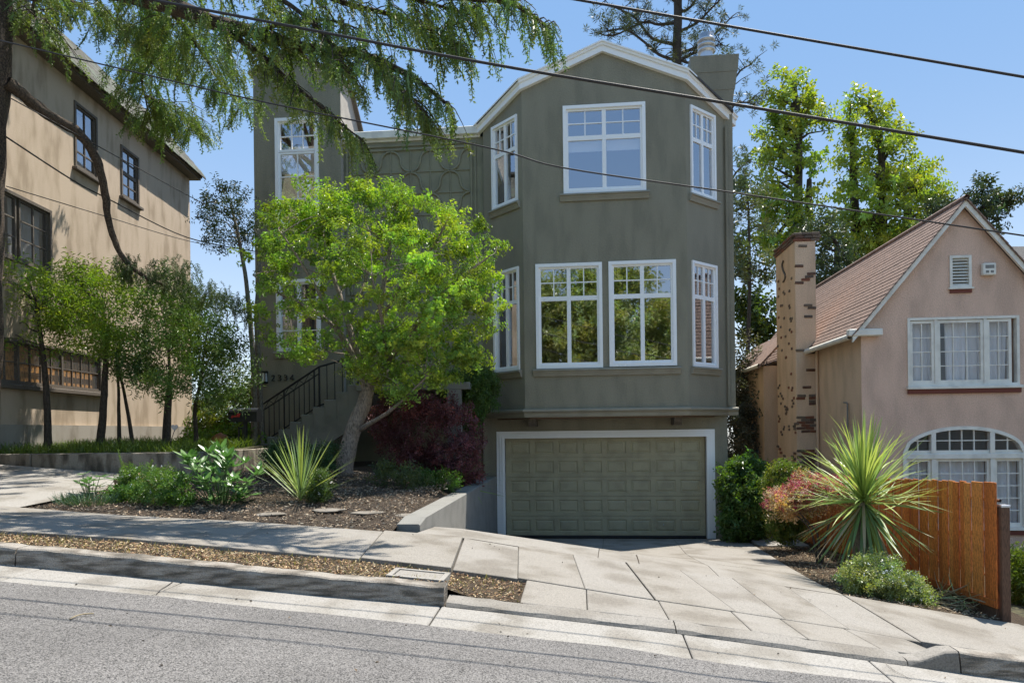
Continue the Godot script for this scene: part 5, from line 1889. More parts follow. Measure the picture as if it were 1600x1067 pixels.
func deodar() -> void:
	var o := thing("deodar_cedar", "tall cedar with rough dark trunk and long branches of hanging green sprays", "tree")
	var base := P(-22, 500, 10.3)
	var tr := [Vector3(base.x - 0.35, 1.5, -10.3), Vector3(base.x - 0.2, 3.0, -10.3), P(-30, 420, 10.3), P(-24, 250, 10.3), P(-10, 90, 10.3), P(-6, -60, 10.3), P(-12, -400, 10.3), P(-14, -900, 10.3)]
	var c := curve(tr, 5)
	put("trunk", tube(c, taper(c.size(), 0.34, 0.15), 18, 0.06), M.bark_deodar, o)
	# limbs: x, y, distance along each, then radius at the trunk
	var limbs := [
		[[-5, -60, 10.4, 130, -25, 10.8, 255, 5, 11.1, 330, 33, 11.2, 400, 52, 11.3, 480, 76, 11.5, 560, 84, 11.6, 640, 118, 11.7, 695, 160, 11.8], 0.16],
		[[330, 33, 11.2, 400, 80, 11.4, 450, 125, 11.6, 505, 170, 11.8, 560, 215, 11.9], 0.055],
		[[560, 84, 11.6, 600, 110, 11.9, 640, 150, 12.2, 660, 175, 12.3], 0.035],
		[[-8, -140, 10.4, 200, -70, 11.2, 430, -40, 11.9, 600, -15, 12.3, 730, -5, 12.5, 800, 5, 12.6, 855, 42, 12.7], 0.13],
		[[430, -40, 11.9, 540, 5, 11.7, 620, 25, 11.6, 680, 50, 11.5, 720, 75, 11.5], 0.05],
		[[600, -15, 12.3, 690, 10, 12.0, 740, 25, 11.9], 0.035],
		[[130, -25, 10.8, 220, -10, 10.6, 262, 25, 10.5, 250, 75, 10.4, 222, 120, 10.4, 228, 160, 10.4, 232, 185, 10.4], 0.065, 10.3, 15.0],
		[[255, 5, 11.1, 290, 45, 10.9, 320, 90, 10.8, 345, 130, 10.7, 380, 165, 10.7], 0.05, 10.1, 14.5],
		[[-5, -40, 10.3, 60, -15, 10.0, 130, 10, 9.8, 190, 40, 9.8, 240, 60, 9.8], 0.06, 10.3, 14.6],
		[[60, -15, 10.0, 50, 20, 9.9, 80, 45, 9.9], 0.03],
		[[228, 150, 10.4, 262, 165, 10.3, 288, 185, 10.2, 300, 205, 10.1], 0.03, 13.6, 15.6],
		[[190, 40, 9.8, 225, 70, 9.6, 245, 100, 9.5], 0.03, 13.5, 15.4],
		[[200, -70, 11.2, 330, -40, 11.8, 440, 0, 12.3, 510, 60, 12.8, 540, 110, 13.0], 0.06],
		[[400, 52, 11.3, 430, 40, 11.9, 500, 30, 12.4, 560, 45, 12.8], 0.04],
		[[-10, -200, 10.4, -120, -120, 9.9, -260, -60, 9.4, -420, 10, 9.0], 0.1],
		[[-10, -260, 10.4, 150, -230, 11.5, 330, -190, 12.5, 470, -140, 13.2], 0.1],
		[[-10, -330, 10.4, 120, -300, 9.6, 260, -240, 9.0], 0.09],
		[[-10, -180, 10.4, 60, -150, 11.6, 150, -110, 13.0, 240, -60, 14.2, 300, -30, 14.8], 0.09],
		[[-10, -230, 10.4, 20, -190, 11.5, 70, -140, 13.0, 110, -90, 14.5, 140, -50, 15.4], 0.09],
		[[-10, -280, 10.4, 120, -230, 12.0, 230, -190, 13.6, 320, -130, 14.8], 0.08],
		[[-10, -120, 10.4, -10, -110, 11.6, 20, -80, 12.8, 60, -50, 13.8], 0.07],
	]
	var spr := spray_mesh(20, 0.46, 0.046, 0.075)
	var spr2 := spray_mesh(15, 0.30, 0.046, 0.085)
	var xa := []
	var ca := PackedColorArray()
	var xb := []
	var cb := PackedColorArray()
	var twigs := SurfaceTool.new()
	twigs.begin(Mesh.PRIMITIVE_TRIANGLES)
	for li in limbs.size():
		var q: Array = limbs[li]
		var far := 0.0
		for i in range(2, q[0].size(), 3):
			far = maxf(far, q[0][i])
		if q.size() > 3:
			for i in range(2, q[0].size(), 3):
				q[0][i] = lerpf(q[2], q[3], float(i - 2) / (q[0].size() - 3))
		elif far < 13.4:
			for i in range(2, q[0].size(), 3):
				q[0][i] = 10.4 - (q[0][i] - 10.4) * 0.42
		var p := pts(q[0])
		var cc := curve(p, 6)
		put("limb", tube(cc, taper(cc.size(), q[1], q[1] * 0.15), 8, 0.05), M.bark_deodar, o)
		for i in range(3, cc.size()):
			var k := float(i) / cc.size()
			var fwd: Vector3 = (cc[i] - cc[i - 1]).normalized()
			for e in (1 if q[1] > 0.08 and k < 0.35 else 2 + i % 2):
				# side twig, fanning out flat and drooping at its tip
				var side := fwd.cross(Vector3.UP).normalized() * (1.0 if rng.randf() < 0.5 else -1.0)
				var ln := rng.randf_range(0.25, 1.0) * (1.15 - 0.6 * k)
				var d := (side * rng.randf_range(0.5, 1.0) + fwd * rng.randf_range(0.1, 0.9) + Vector3.UP * rng.randf_range(-0.25, 0.2)).normalized()
				var s0: Vector3 = cc[i]
				var s1 := s0 + d * ln * 0.5 + Vector3.UP * 0.03
				var s2 := s0 + d * ln + Vector3.DOWN * ln * rng.randf_range(0.15, 0.45)
				var tw := curve([s0, s1, s2], 2)
				twigs.append_from(tube(tw, taper(tw.size(), 0.012, 0.004), 4), 0, Transform3D.IDENTITY)
				var dense := tint(Color(0.22, 0.295, 0.085), 0.32, 0.15)
				var cnt := int(ln * (8.0 if q.size() > 3 else 4.0)) + 1
				for m in cnt:
					var f := (m + rng.randf()) / cnt
					var sp := s0.lerp(s1, f * 2.0) if f < 0.5 else s1.lerp(s2, f * 2.0 - 1.0)
					var hang := (Vector3.DOWN + d * 0.45 + rand_unit() * 0.35).normalized()
					var b := pointing(-hang, sp, rng.randf_range(0.55, 1.25))
					if rng.randf() < 0.5:
						xa.append(b)
						ca.append(tint(dense, 0.22, 0.1))
					else:
						xb.append(b)
						cb.append(tint(dense, 0.22, 0.1))
	put("twigs", twigs.commit(), M.bark_dark, o).set_meta("kind", "stuff")
	multi("sprays", o, spr, M.needle, xa, ca)
	multi("sprays", o, spr2, M.needle, xb, cb)
	# the low bough that dips across the wall, with its own tuft
	var bough := curve(pts([10, 128, 10.3, 35, 148, 10.5, 75, 180, 10.8, 122, 208, 11.1, 150, 250, 11.4, 163, 300, 11.6, 170, 350, 11.8, 190, 400, 12.0, 225, 432, 12.2, 265, 448, 12.4]), 6)
	put("limb", tube(bough, taper(bough.size(), 0.105, 0.03), 9, 0.09), M.bark_deodar, o)
	var xs := []
	var cs := PackedColorArray()
	var cen := clumps([185, 405, 240, 410, 300, 402, 298, 415, 330, 440, 370, 460, 395, 490, 380, 500, 340, 470, 300, 460, 250, 440, 205, 430, 180, 425], 12.3, 0.6, 60)
	for c2 in cen:
		for m in 7:
			xs.append(pointing(-(Vector3.DOWN + rand_unit() * 0.6).normalized(), c2 + rand_unit() * 0.16, rng.randf_range(0.4, 0.8)))
			cs.append(tint(Color(0.10, 0.14, 0.05), 0.3))
	multi("sprays", o, spr2, M.needle, xs, cs)

func maple() -> void:
	var o := thing("maple_tree", "bright yellow green maple with smooth forked trunk before the house stairs", "tree")
	var T0 := 13.2
	var root := P(537, 748, T0)
	var y0 := bed_y(root.x, T0) - 0.15
	var tr := [Vector3(root.x - 0.05, y0, -T0), P(537, 742, T0), P(541, 712, T0), P(553, 668, T0), P(568, 632, T0), P(576, 605, T0)]
	var c := curve(tr, 4)
	put("trunk", tube(c, [0.26, 0.235, 0.21, 0.195, 0.185, 0.175, 0.17, 0.165, 0.162, 0.16, 0.155, 0.152, 0.15, 0.147, 0.145, 0.142, 0.14, 0.135, 0.13, 0.12, 0.115], 14, 0.035), M.bark_maple, o)
	var sets := [
		[[572, 612, T0, 558, 575, 13.1, 540, 535, 13.0, 510, 500, 12.9, 470, 475, 12.8, 430, 455, 12.7, 395, 430, 12.6], 0.075],
		[[572, 612, T0, 560, 560, 13.3, 545, 510, 13.4, 530, 460, 13.5, 512, 405, 13.6, 500, 350, 13.7, 490, 320, 13.7], 0.08],
		[[576, 605, T0, 585, 560, 13.3, 592, 500, 13.4, 600, 440, 13.5, 610, 380, 13.5, 618, 320, 13.6, 624, 285, 13.6], 0.08],
		[[576, 605, T0, 605, 565, 13.0, 640, 520, 12.8, 680, 470, 12.6, 725, 430, 12.5, 765, 400, 12.4], 0.075],
		[[576, 605, T0, 600, 585, 13.5, 650, 555, 13.9, 700, 520, 14.2, 740, 480, 14.4], 0.06],
		[[560, 672, T0, 580, 660, 13.0, 605, 645, 12.8, 632, 622, 12.6, 665, 590, 12.4], 0.055],
		[[540, 535, 13.0, 505, 470, 12.6, 470, 410, 12.3, 440, 365, 12.1], 0.045],
		[[592, 500, 13.4, 640, 430, 12.9, 680, 380, 12.6, 700, 340, 12.4], 0.045],
		[[545, 510, 13.4, 570, 440, 14.0, 580, 380, 14.4, 560, 320, 14.6], 0.045],
		[[605, 565, 13.0, 600, 520, 12.3, 590, 470, 11.9, 580, 430, 11.7], 0.05],
	]
	var from := []
	for q in sets:
		var lp := curve(pts(q[0]), 4)
		put("limb", tube(lp, taper(lp.size(), q[1], 0.012), 7, 0.05), M.bark_maple, o)
		for i in range(4, lp.size(), 2):
			from.append(lp[i])
	var crown := [365, 395, 398, 380, 388, 345, 402, 318, 428, 318, 452, 328, 470, 300, 500, 292, 520, 300, 548, 300, 575, 292, 600, 288, 612, 268, 632, 280, 628, 305, 655, 318, 690, 308, 715, 318, 730, 345, 752, 358, 748, 378, 788, 384, 776, 405, 748, 418, 792, 438, 790, 452, 758, 462, 782, 486, 758, 505, 770, 520, 742, 535, 752, 562, 718, 578, 722, 605, 690, 610, 672, 640, 640, 650, 612, 628, 585, 622, 560, 612, 545, 600, 535, 570, 520, 560, 500, 572, 470, 560, 440, 568, 425, 545, 400, 500, 378, 470, 392, 440, 372, 425]
	var cs := clumps(crown, 13.1, 1.7, 340)
	# leaves gather in flat layers; the left of the crown is thinner
	var keep := []
	for p in cs:
		var b := p as Vector3
		if b.x < -4.35 and b.y < 5.7 and rng.randf() < 0.72 or rng.randf() < 0.12:
			continue
		keep.append(b)
	var xfs := []
	var cols := PackedColorArray()
	var m1 := twig_mesh(9, 0.16, 0.066, 0.019, 1.0, 5, 0.0)
	var mid := P(585, 480, 13.2)
	fill_clumps(keep, 0.28, 16, 0.36, mid, 0.25, Vector2(0.7, 1.25), Color(0.375, 0.50, 0.11), 0.5, xfs, cols)
	var m2 := twig_mesh(10, 0.15, 0.048, 0.015, 1.0, 5, 0.0)
	var cut := xfs.size() * 3 / 5
	multi("foliage", o, m1, M.leaf, xfs.slice(0, cut), cols.slice(0, cut))
	multi("foliage", o, m2, M.leaf, xfs.slice(cut), cols.slice(cut))
	branches(o, from, keep, 170, 0.022, M.bark_maple)

func small_tree(called: String, label: String, trunk: Array, r: float, outline: Array, t: float, depth: float, n: int, rad: float, per: int, mesh: Mesh, lm: Material, col: Color, bark: Material, group := "", vary := 0.35, flat := 0.7, nb := 24) -> void:
	var o := thing(called, label, "tree", group)
	var from := []
	for q in trunk:
		var c := curve(pts(q), 5)
		put("trunk", tube(c, taper(c.size(), r, r * 0.35), 8, 0.06), bark, o)
		for i in range(c.size() / 2, c.size()):
			from.append(c[i])
	var cs := clumps(outline, t, depth, n)
	var mid := Vector3.ZERO
	for c in cs:
		mid += c / cs.size()
	var xfs := []
	var cols := PackedColorArray()
	fill_clumps(cs, rad, per, flat, mid, 0.2, Vector2(0.7, 1.25), col, vary, xfs, cols)
	multi("foliage", o, mesh, lm, xfs, cols)
	if nb > 0:
		branches(o, from, cs, nb, r * 0.4, bark)

func young_trees() -> void:
	var lf := twig_mesh(14, 0.24, 0.10, 0.022, 1.0, 1, 0.0)
	var lf2 := twig_mesh(12, 0.20, 0.075, 0.026, 1.0, 1, 0.0)
	var grp := "young trees planted before the tan house"
	var g1 := Color(0.28, 0.38, 0.07)
	var g2 := Color(0.12, 0.19, 0.055)
	small_tree("young_tree", "young feathery tree with straight trunk before the amber basement window", [[74, 705, 12.6, 73, 640, 12.6, 68, 570, 12.6, 62, 520, 12.6, 55, 470, 12.6]], 0.075, [-30, 420, 0, 400, 20, 425, 60, 430, 95, 440, 110, 470, 100, 500, 85, 530, 60, 555, 40, 560, 20, 540, -30, 545], 12.6, 0.9, 55, 0.24, 9, lf, M.leaf, g1, M.bark_dark, grp)
	small_tree("young_tree", "young leaning tree with wide bright crown over the end of basement window", [[154, 705, 12.9, 160, 650, 12.9, 163, 590, 12.9, 165, 540, 12.9, 160, 480, 12.9]], 0.085, [92, 425, 110, 412, 140, 420, 165, 432, 195, 448, 222, 470, 222, 490, 210, 510, 180, 530, 165, 555, 140, 545, 120, 540, 100, 520, 88, 480], 12.9, 1.0, 75, 0.25, 9, lf, M.leaf, g1, M.bark_dark, grp)
	small_tree("young_tree", "slender young tree with two thin crossing stems against the bare wall", [[186, 706, 13.3, 185, 650, 13.3, 184, 600, 13.3, 180, 560, 13.3], [208, 706, 13.4, 200, 650, 13.4, 188, 590, 13.4, 178, 550, 13.4]], 0.045, [170, 560, 190, 530, 215, 520, 225, 545, 235, 580, 215, 600, 195, 590, 175, 580], 13.3, 0.6, 20, 0.2, 9, lf, M.leaf_dark, g2, M.bark_dark, grp)
	small_tree("young_tree", "young dark leafed tree with twin stems beside the heart garden stake", [[261, 710, 13.0, 263, 660, 13.0, 265, 600, 13.0, 262, 540, 13.0], [256, 708, 13.1, 258, 650, 13.1, 262, 600, 13.1]], 0.06, [225, 470, 245, 440, 270, 430, 292, 440, 300, 465, 305, 500, 300, 540, 310, 570, 292, 600, 270, 622, 245, 618, 225, 600, 218, 560, 228, 520], 13.0, 0.9, 65, 0.24, 9, lf, M.leaf_dark, Color(0.17, 0.26, 0.06), M.bark_dark, grp)
	small_tree("young_tree", "young curving tree with deep green crown beside the gap between houses", [[303, 715, 13.6, 306, 680, 13.6, 304, 640, 13.6, 314, 590, 13.6, 318, 550, 13.6]], 0.055, [292, 480, 310, 465, 335, 475, 350, 500, 370, 530, 384, 560, 384, 600, 372, 625, 350, 635, 325, 628, 300, 620, 292, 580, 285, 530], 13.6, 0.9, 65, 0.24, 10, lf, M.leaf_dark, g2, M.bark_dark, grp)
	# tall thin tree against the corner of the grey house
	small_tree("slender_tree", "tall thin tree with pale stems and sparse leaves at the grey house corner", [[396, 720, 15.2, 397, 620, 15.2, 392, 520, 15.2, 384, 440, 15.2, 372, 370, 15.2, 360, 320, 15.2], [408, 720, 15.4, 405, 600, 15.4, 400, 500, 15.4, 404, 420, 15.4, 398, 360, 15.4]], 0.075, [318, 300, 335, 288, 362, 284, 385, 298, 398, 330, 396, 370, 378, 400, 360, 372, 335, 395, 318, 370, 310, 335], 15.2, 0.9, 42, 0.2, 7, lf2, M.leaf_dark, Color(0.05, 0.075, 0.03), M.bark_pale, "", 0.4, 0.8, 30)

func back_trees() -> void:
	var pl := twig_mesh(12, 0.50, 0.20, 0.15, 1.0, 1, 0.0)
	var grp := "tall poplars behind the pink house"
	small_tree("poplar", "tall narrow poplar beside the chimneys with yellow green leaves", [[1240, 620, 34, 1243, 500, 34, 1245, 400, 34, 1248, 300, 34, 1248, 200, 34, 1240, 125, 34], [1250, 480, 34.5, 1262, 380, 34.5, 1265, 280, 34.5]], 0.32, [1207, 108, 1219, 112, 1222, 135, 1235, 118, 1252, 125, 1262, 150, 1282, 148, 1290, 175, 1300, 195, 1298, 210, 1280, 200, 1262, 205, 1258, 230, 1276, 245, 1278, 262, 1258, 268, 1276, 290, 1288, 300, 1282, 318, 1262, 330, 1270, 350, 1255, 380, 1235, 400, 1200, 400, 1188, 370, 1198, 340, 1190, 300, 1196, 270, 1186, 240, 1190, 215, 1196, 180, 1188, 165, 1200, 140], 34, 1.7, 135, 0.40, 5, pl, M.leaf, Color(0.33, 0.40, 0.085), M.bark_dark, grp, 0.35, 0.8, 90)
	small_tree("poplar", "broad tall poplar behind the red roof with yellow green leaves", [[1370, 600, 36, 1372, 500, 36, 1378, 400, 36, 1380, 300, 36, 1375, 200, 36], [1350, 500, 36.5, 1340, 400, 36.5, 1335, 300, 36.5, 1332, 220, 36.5], [1385, 480, 36.2, 1410, 380, 36.2, 1425, 300, 36.2]], 0.34, [1326, 165, 1334, 146, 1342, 150, 1350, 175, 1366, 165, 1380, 150, 1386, 175, 1398, 195, 1412, 205, 1425, 215, 1418, 240, 1440, 250, 1462, 270, 1478, 288, 1484, 300, 1460, 300, 1468, 330, 1460, 350, 1440, 380, 1400, 395, 1340, 400, 1312, 400, 1308, 360, 1318, 320, 1312, 290, 1320, 250, 1314, 220, 1322, 195], 36, 2.3, 225, 0.42, 5, pl, M.leaf, Color(0.37, 0.43, 0.085), M.bark_dark, grp, 0.35, 0.8, 130)
	# bare-limbed pine behind the roof
	var o := thing("tall_pine", "tall open pine with bare dark limbs rising behind the white roof edge", "tree")
	var needle := twig_mesh(26, 0.34, 0.30, 0.03, 1.1, 1, 0.0)
	var trk := curve(pts([1062, 500, 30, 1060, 300, 30, 1058, 100, 30, 1060, 0, 30, 1062, -120, 30, 1060, -260, 30]), 5)
	put("trunk", tube(trk, taper(trk.size(), 0.24, 0.12), 10, 0.05), M.bark_dark, o)
	var lm := [[1060, 95, 1030, 85, 1000, 60, 975, 45, 945, 50], [1060, 70, 1020, 60, 995, 30, 970, 15, 940, 5], [1060, 35, 1030, 38, 1005, 35, 960, 55, 935, 52], [1060, 85, 1095, 70, 1120, 50, 1145, 25], [1060, 50, 1090, 35, 1110, 15, 1135, -10], [1060, 20, 1080, 10, 1100, -20, 1120, -40], [1060, 95, 1090, 80, 1110, 72, 1130, 70], [1060, 5, 1035, -10, 1005, -5, 980, -25], [1060, 90, 1075, 98, 1090, 95], [1062, 330, 1100, 300, 1140, 175, 1165, 160, 1180, 165], [1062, 330, 1110, 320, 1150, 330, 1180, 300], [1062, 400, 1120, 390, 1160, 370, 1185, 350], [1062, 440, 1120, 430, 1165, 430, 1200, 420], [1062, 260, 1120, 200, 1150, 120, 1175, 100], [1060, 0, 1020, -40, 980, -60], [1060, -20, 1100, -60, 1140, -80], [1062, 330, 1100, 350, 1150, 270, 1175, 250]]
	var xf2 := []
	var cl2 := PackedColorArray()
	for q in lm:
		var lp := []
		var dz := rng.randf_range(-1.6, 1.6)
		for i in range(0, q.size(), 2):
			lp.append(P(q[i], q[i + 1], 30.0 + dz * i / q.size()))
		var cc := curve(lp, 4)
		put("limb", tube(cc, taper(cc.size(), 0.075, 0.025), 6, 0.06), M.bark_dark, o)
		for i in range(2, cc.size()):
			for e in 1 + i % 2:
				var s1: Vector3 = cc[i] + Vector3(rng.randf_range(-0.8, 0.8), rng.randf_range(-0.3, 0.7), rng.randf_range(-0.7, 0.7))
				put("twig", tube([cc[i], cc[i].lerp(s1, 0.5) + Vector3(0, 0.05, 0), s1], [0.025, 0.016, 0.008], 4), M.bark_dark, o)
				for m in 2:
					xf2.append(pointing((Vector3.UP + rand_unit() * 0.9).normalized(), s1 + rand_unit() * 0.22, rng.randf_range(0.4, 0.75)))
					cl2.append(tint(Color(0.15, 0.165, 0.075), 0.35))
	multi("foliage", o, needle, M.needle, xf2, cl2)
	# dark evergreens that fill the gaps
	var dk := twig_mesh(14, 0.42, 0.20, 0.09, 1.0, 1, 0.0)
	var grp2 := "dark evergreens behind the houses"
	var D := Color(0.085, 0.11, 0.05)
	small_tree("evergreen_tree", "grey green evergreen tree just right of the grey house wall", [[1165, 700, 27, 1168, 560, 27, 1172, 450, 27, 1170, 330, 27]], 0.11, [1148, 250, 1165, 235, 1180, 260, 1190, 290, 1180, 320, 1195, 340, 1205, 370, 1212, 400, 1205, 440, 1190, 450, 1170, 440, 1150, 460, 1146, 400, 1146, 320], 27, 1.6, 42, 0.45, 5, dk, M.leaf_dark, Color(0.14, 0.165, 0.08), M.bark_dark, grp2)
	small_tree("evergreen_tree", "dark evergreen tree in the gap above the pink chimney", [[1310, 600, 30, 1310, 480, 30, 1308, 380, 30]], 0.25, [1262, 350, 1285, 335, 1305, 330, 1318, 345, 1330, 360, 1330, 400, 1340, 440, 1320, 460, 1280, 460, 1262, 430, 1268, 390], 30, 1.6, 45, 0.5, 6, dk, M.leaf_dark, D, M.bark_dark, grp2)
	small_tree("evergreen_tree", "wind bent dark pine rising behind the pink gable", [[1520, 480, 32, 1525, 380, 32, 1530, 340, 32, 1545, 305, 32], [1530, 350, 32, 1560, 320, 32, 1585, 305, 32]], 0.16, [1500, 300, 1515, 288, 1532, 283, 1540, 300, 1548, 312, 1575, 300, 1596, 302, 1590, 315, 1560, 325, 1550, 340, 1560, 352, 1545, 362, 1528, 350, 1515, 330, 1504, 318], 32, 0.8, 24, 0.34, 7, dk, M.needle, D, M.bark_dark, grp2, 0.35, 0.6, 16)
	small_tree("evergreen_tree", "small dark evergreen peeking over the red ridge", [[1478, 480, 33, 1478, 400, 33, 1476, 350, 33]], 0.14, [1455, 330, 1470, 318, 1488, 318, 1498, 328, 1495, 345, 1470, 360, 1452, 362, 1448, 345], 33, 0.6, 12, 0.34, 7, dk, M.leaf_dark, D, M.bark_dark, grp2, 0.35, 0.7, 6)
	# slope of shrubs between the houses
	bush("side_shrub", "tall dusty dark shrub filling the gap right of the garage", "shrub", [1146, 600, 1150, 560, 1158, 545, 1166, 570, 1178, 590, 1195, 600, 1206, 620, 1206, 750, 1140, 750, 1140, 650], 21.5, 1.2, 90, 0.42, 12, twig_mesh(14, 0.3, 0.13, 0.05), M.leaf_dark, Color(0.10, 0.105, 0.075), 0.4, 0.9)
	for q in [[1150, 480, "evergreen_tree", "thin pale leafed tree showing low beside the pink chimney"]]:
		small_tree("evergreen_tree", q[3], [[1185, 700, 29, 1185, 560, 29, 1180, 480, 29]], 0.12, [1160, 470, 1175, 465, 1195, 480, 1205, 500, 1190, 530, 1180, 510, 1165, 520, 1155, 500], 29, 1.0, 18, 0.5, 9, pl, M.leaf, Color(0.09, 0.12, 0.035), M.bark_dark, grp2, 0.35, 0.8, 8)
	# greenery far behind on the left, between the houses
	bush("side_shrub", "sunlit pale green shrub growing beyond the side path", "shrub", [300, 640, 320, 625, 345, 630, 365, 615, 385, 590, 400, 600, 400, 690, 385, 700, 340, 690, 300, 690], 21.0, 1.2, 60, 0.4, 22, lf_mesh(), M.leaf, Color(0.15, 0.20, 0.05), 0.4, 0.8)
	bush("ground_plant", "bright low leafy plants along the side path", "plant", [300, 690, 330, 680, 350, 685, 375, 672, 398, 690, 398, 712, 350, 715, 300, 712], 16.0, 0.8, 40, 0.25, 22, lf_mesh(), M.leaf, Color(0.16, 0.24, 0.045), 0.4, 0.7)

func lf_mesh() -> Mesh:
	return twig_mesh(12, 0.22, 0.11, 0.05, 1.0, 1, 0.0)

# ---------------------------------------------------------------- planting
func blade_mesh(length: float, width: float, bend: float, fold := 0.25) -> ArrayMesh:
	var st := st_new()
	var prev := []
	for i in 7:
		var k := i / 6.0
		var c := Vector3(0, length * (k - bend * 0.25 * k * k), length * bend * k * k)
		var w := width * 0.5 * (0.55 + 0.9 * k - 1.45 * k * k * k) + 0.0008
		var cur := [c + Vector3(-w, 0, -w * fold), c, c + Vector3(w, 0, -w * fold)]
		if i > 0:
			quad(st, prev[0], prev[1], cur[1], cur[0])
			quad(st, prev[1], prev[2], cur[2], cur[1])
		prev = cur
	return fin(st)

func plain_leaf_mat(key: String, c: Color, back: Color, rough := 0.4) -> void:
	var m := StandardMaterial3D.new()
	m.resource_name = key
	m.albedo_color = c
	m.roughness = rough
	m.cull_mode = BaseMaterial3D.CULL_DISABLED
	m.backlight_enabled = true
	m.backlight = back
	M[key] = m

func rosette(o: Node3D, centre: Vector3, n: int, lo: float, hi: float, lengths: Vector2, meshes: Array, mats: Array) -> void:
	for i in n:
		var k := (i + 0.5) / n
		var el := deg_to_rad(lerpf(hi, lo, pow(k, 1.25))) + rng.randf_range(-0.12, 0.12)
		var az := i * 2.39996 + rng.randf_range(-0.2, 0.2)
		var d := Vector3(cos(az) * cos(el), sin(el), sin(az) * cos(el))
		var outw := Vector3(cos(az), 0, sin(az))
		var z := (outw - d * outw.dot(d))
		if z.length() < 0.01:
			z = Vector3.RIGHT
		z = (z.normalized() * 1.0 + Vector3.DOWN * 0.3)
		z = (z - d * z.dot(d)).normalized()
		if el < -0.3:
			z = -outw
			z = (z - d * z.dot(d)).normalized()
		var x := d.cross(z)
		var s := rng.randf_range(lengths.x, lengths.y)
		put("leaf", meshes[i % meshes.size()], mats[rng.randi() % mats.size()], o, Transform3D(Basis(x, d, z).scaled(Vector3(1.0, s, s)), centre + d * 0.04 + Vector3(0, rng.randf_range(-0.08, 0.08), 0)))

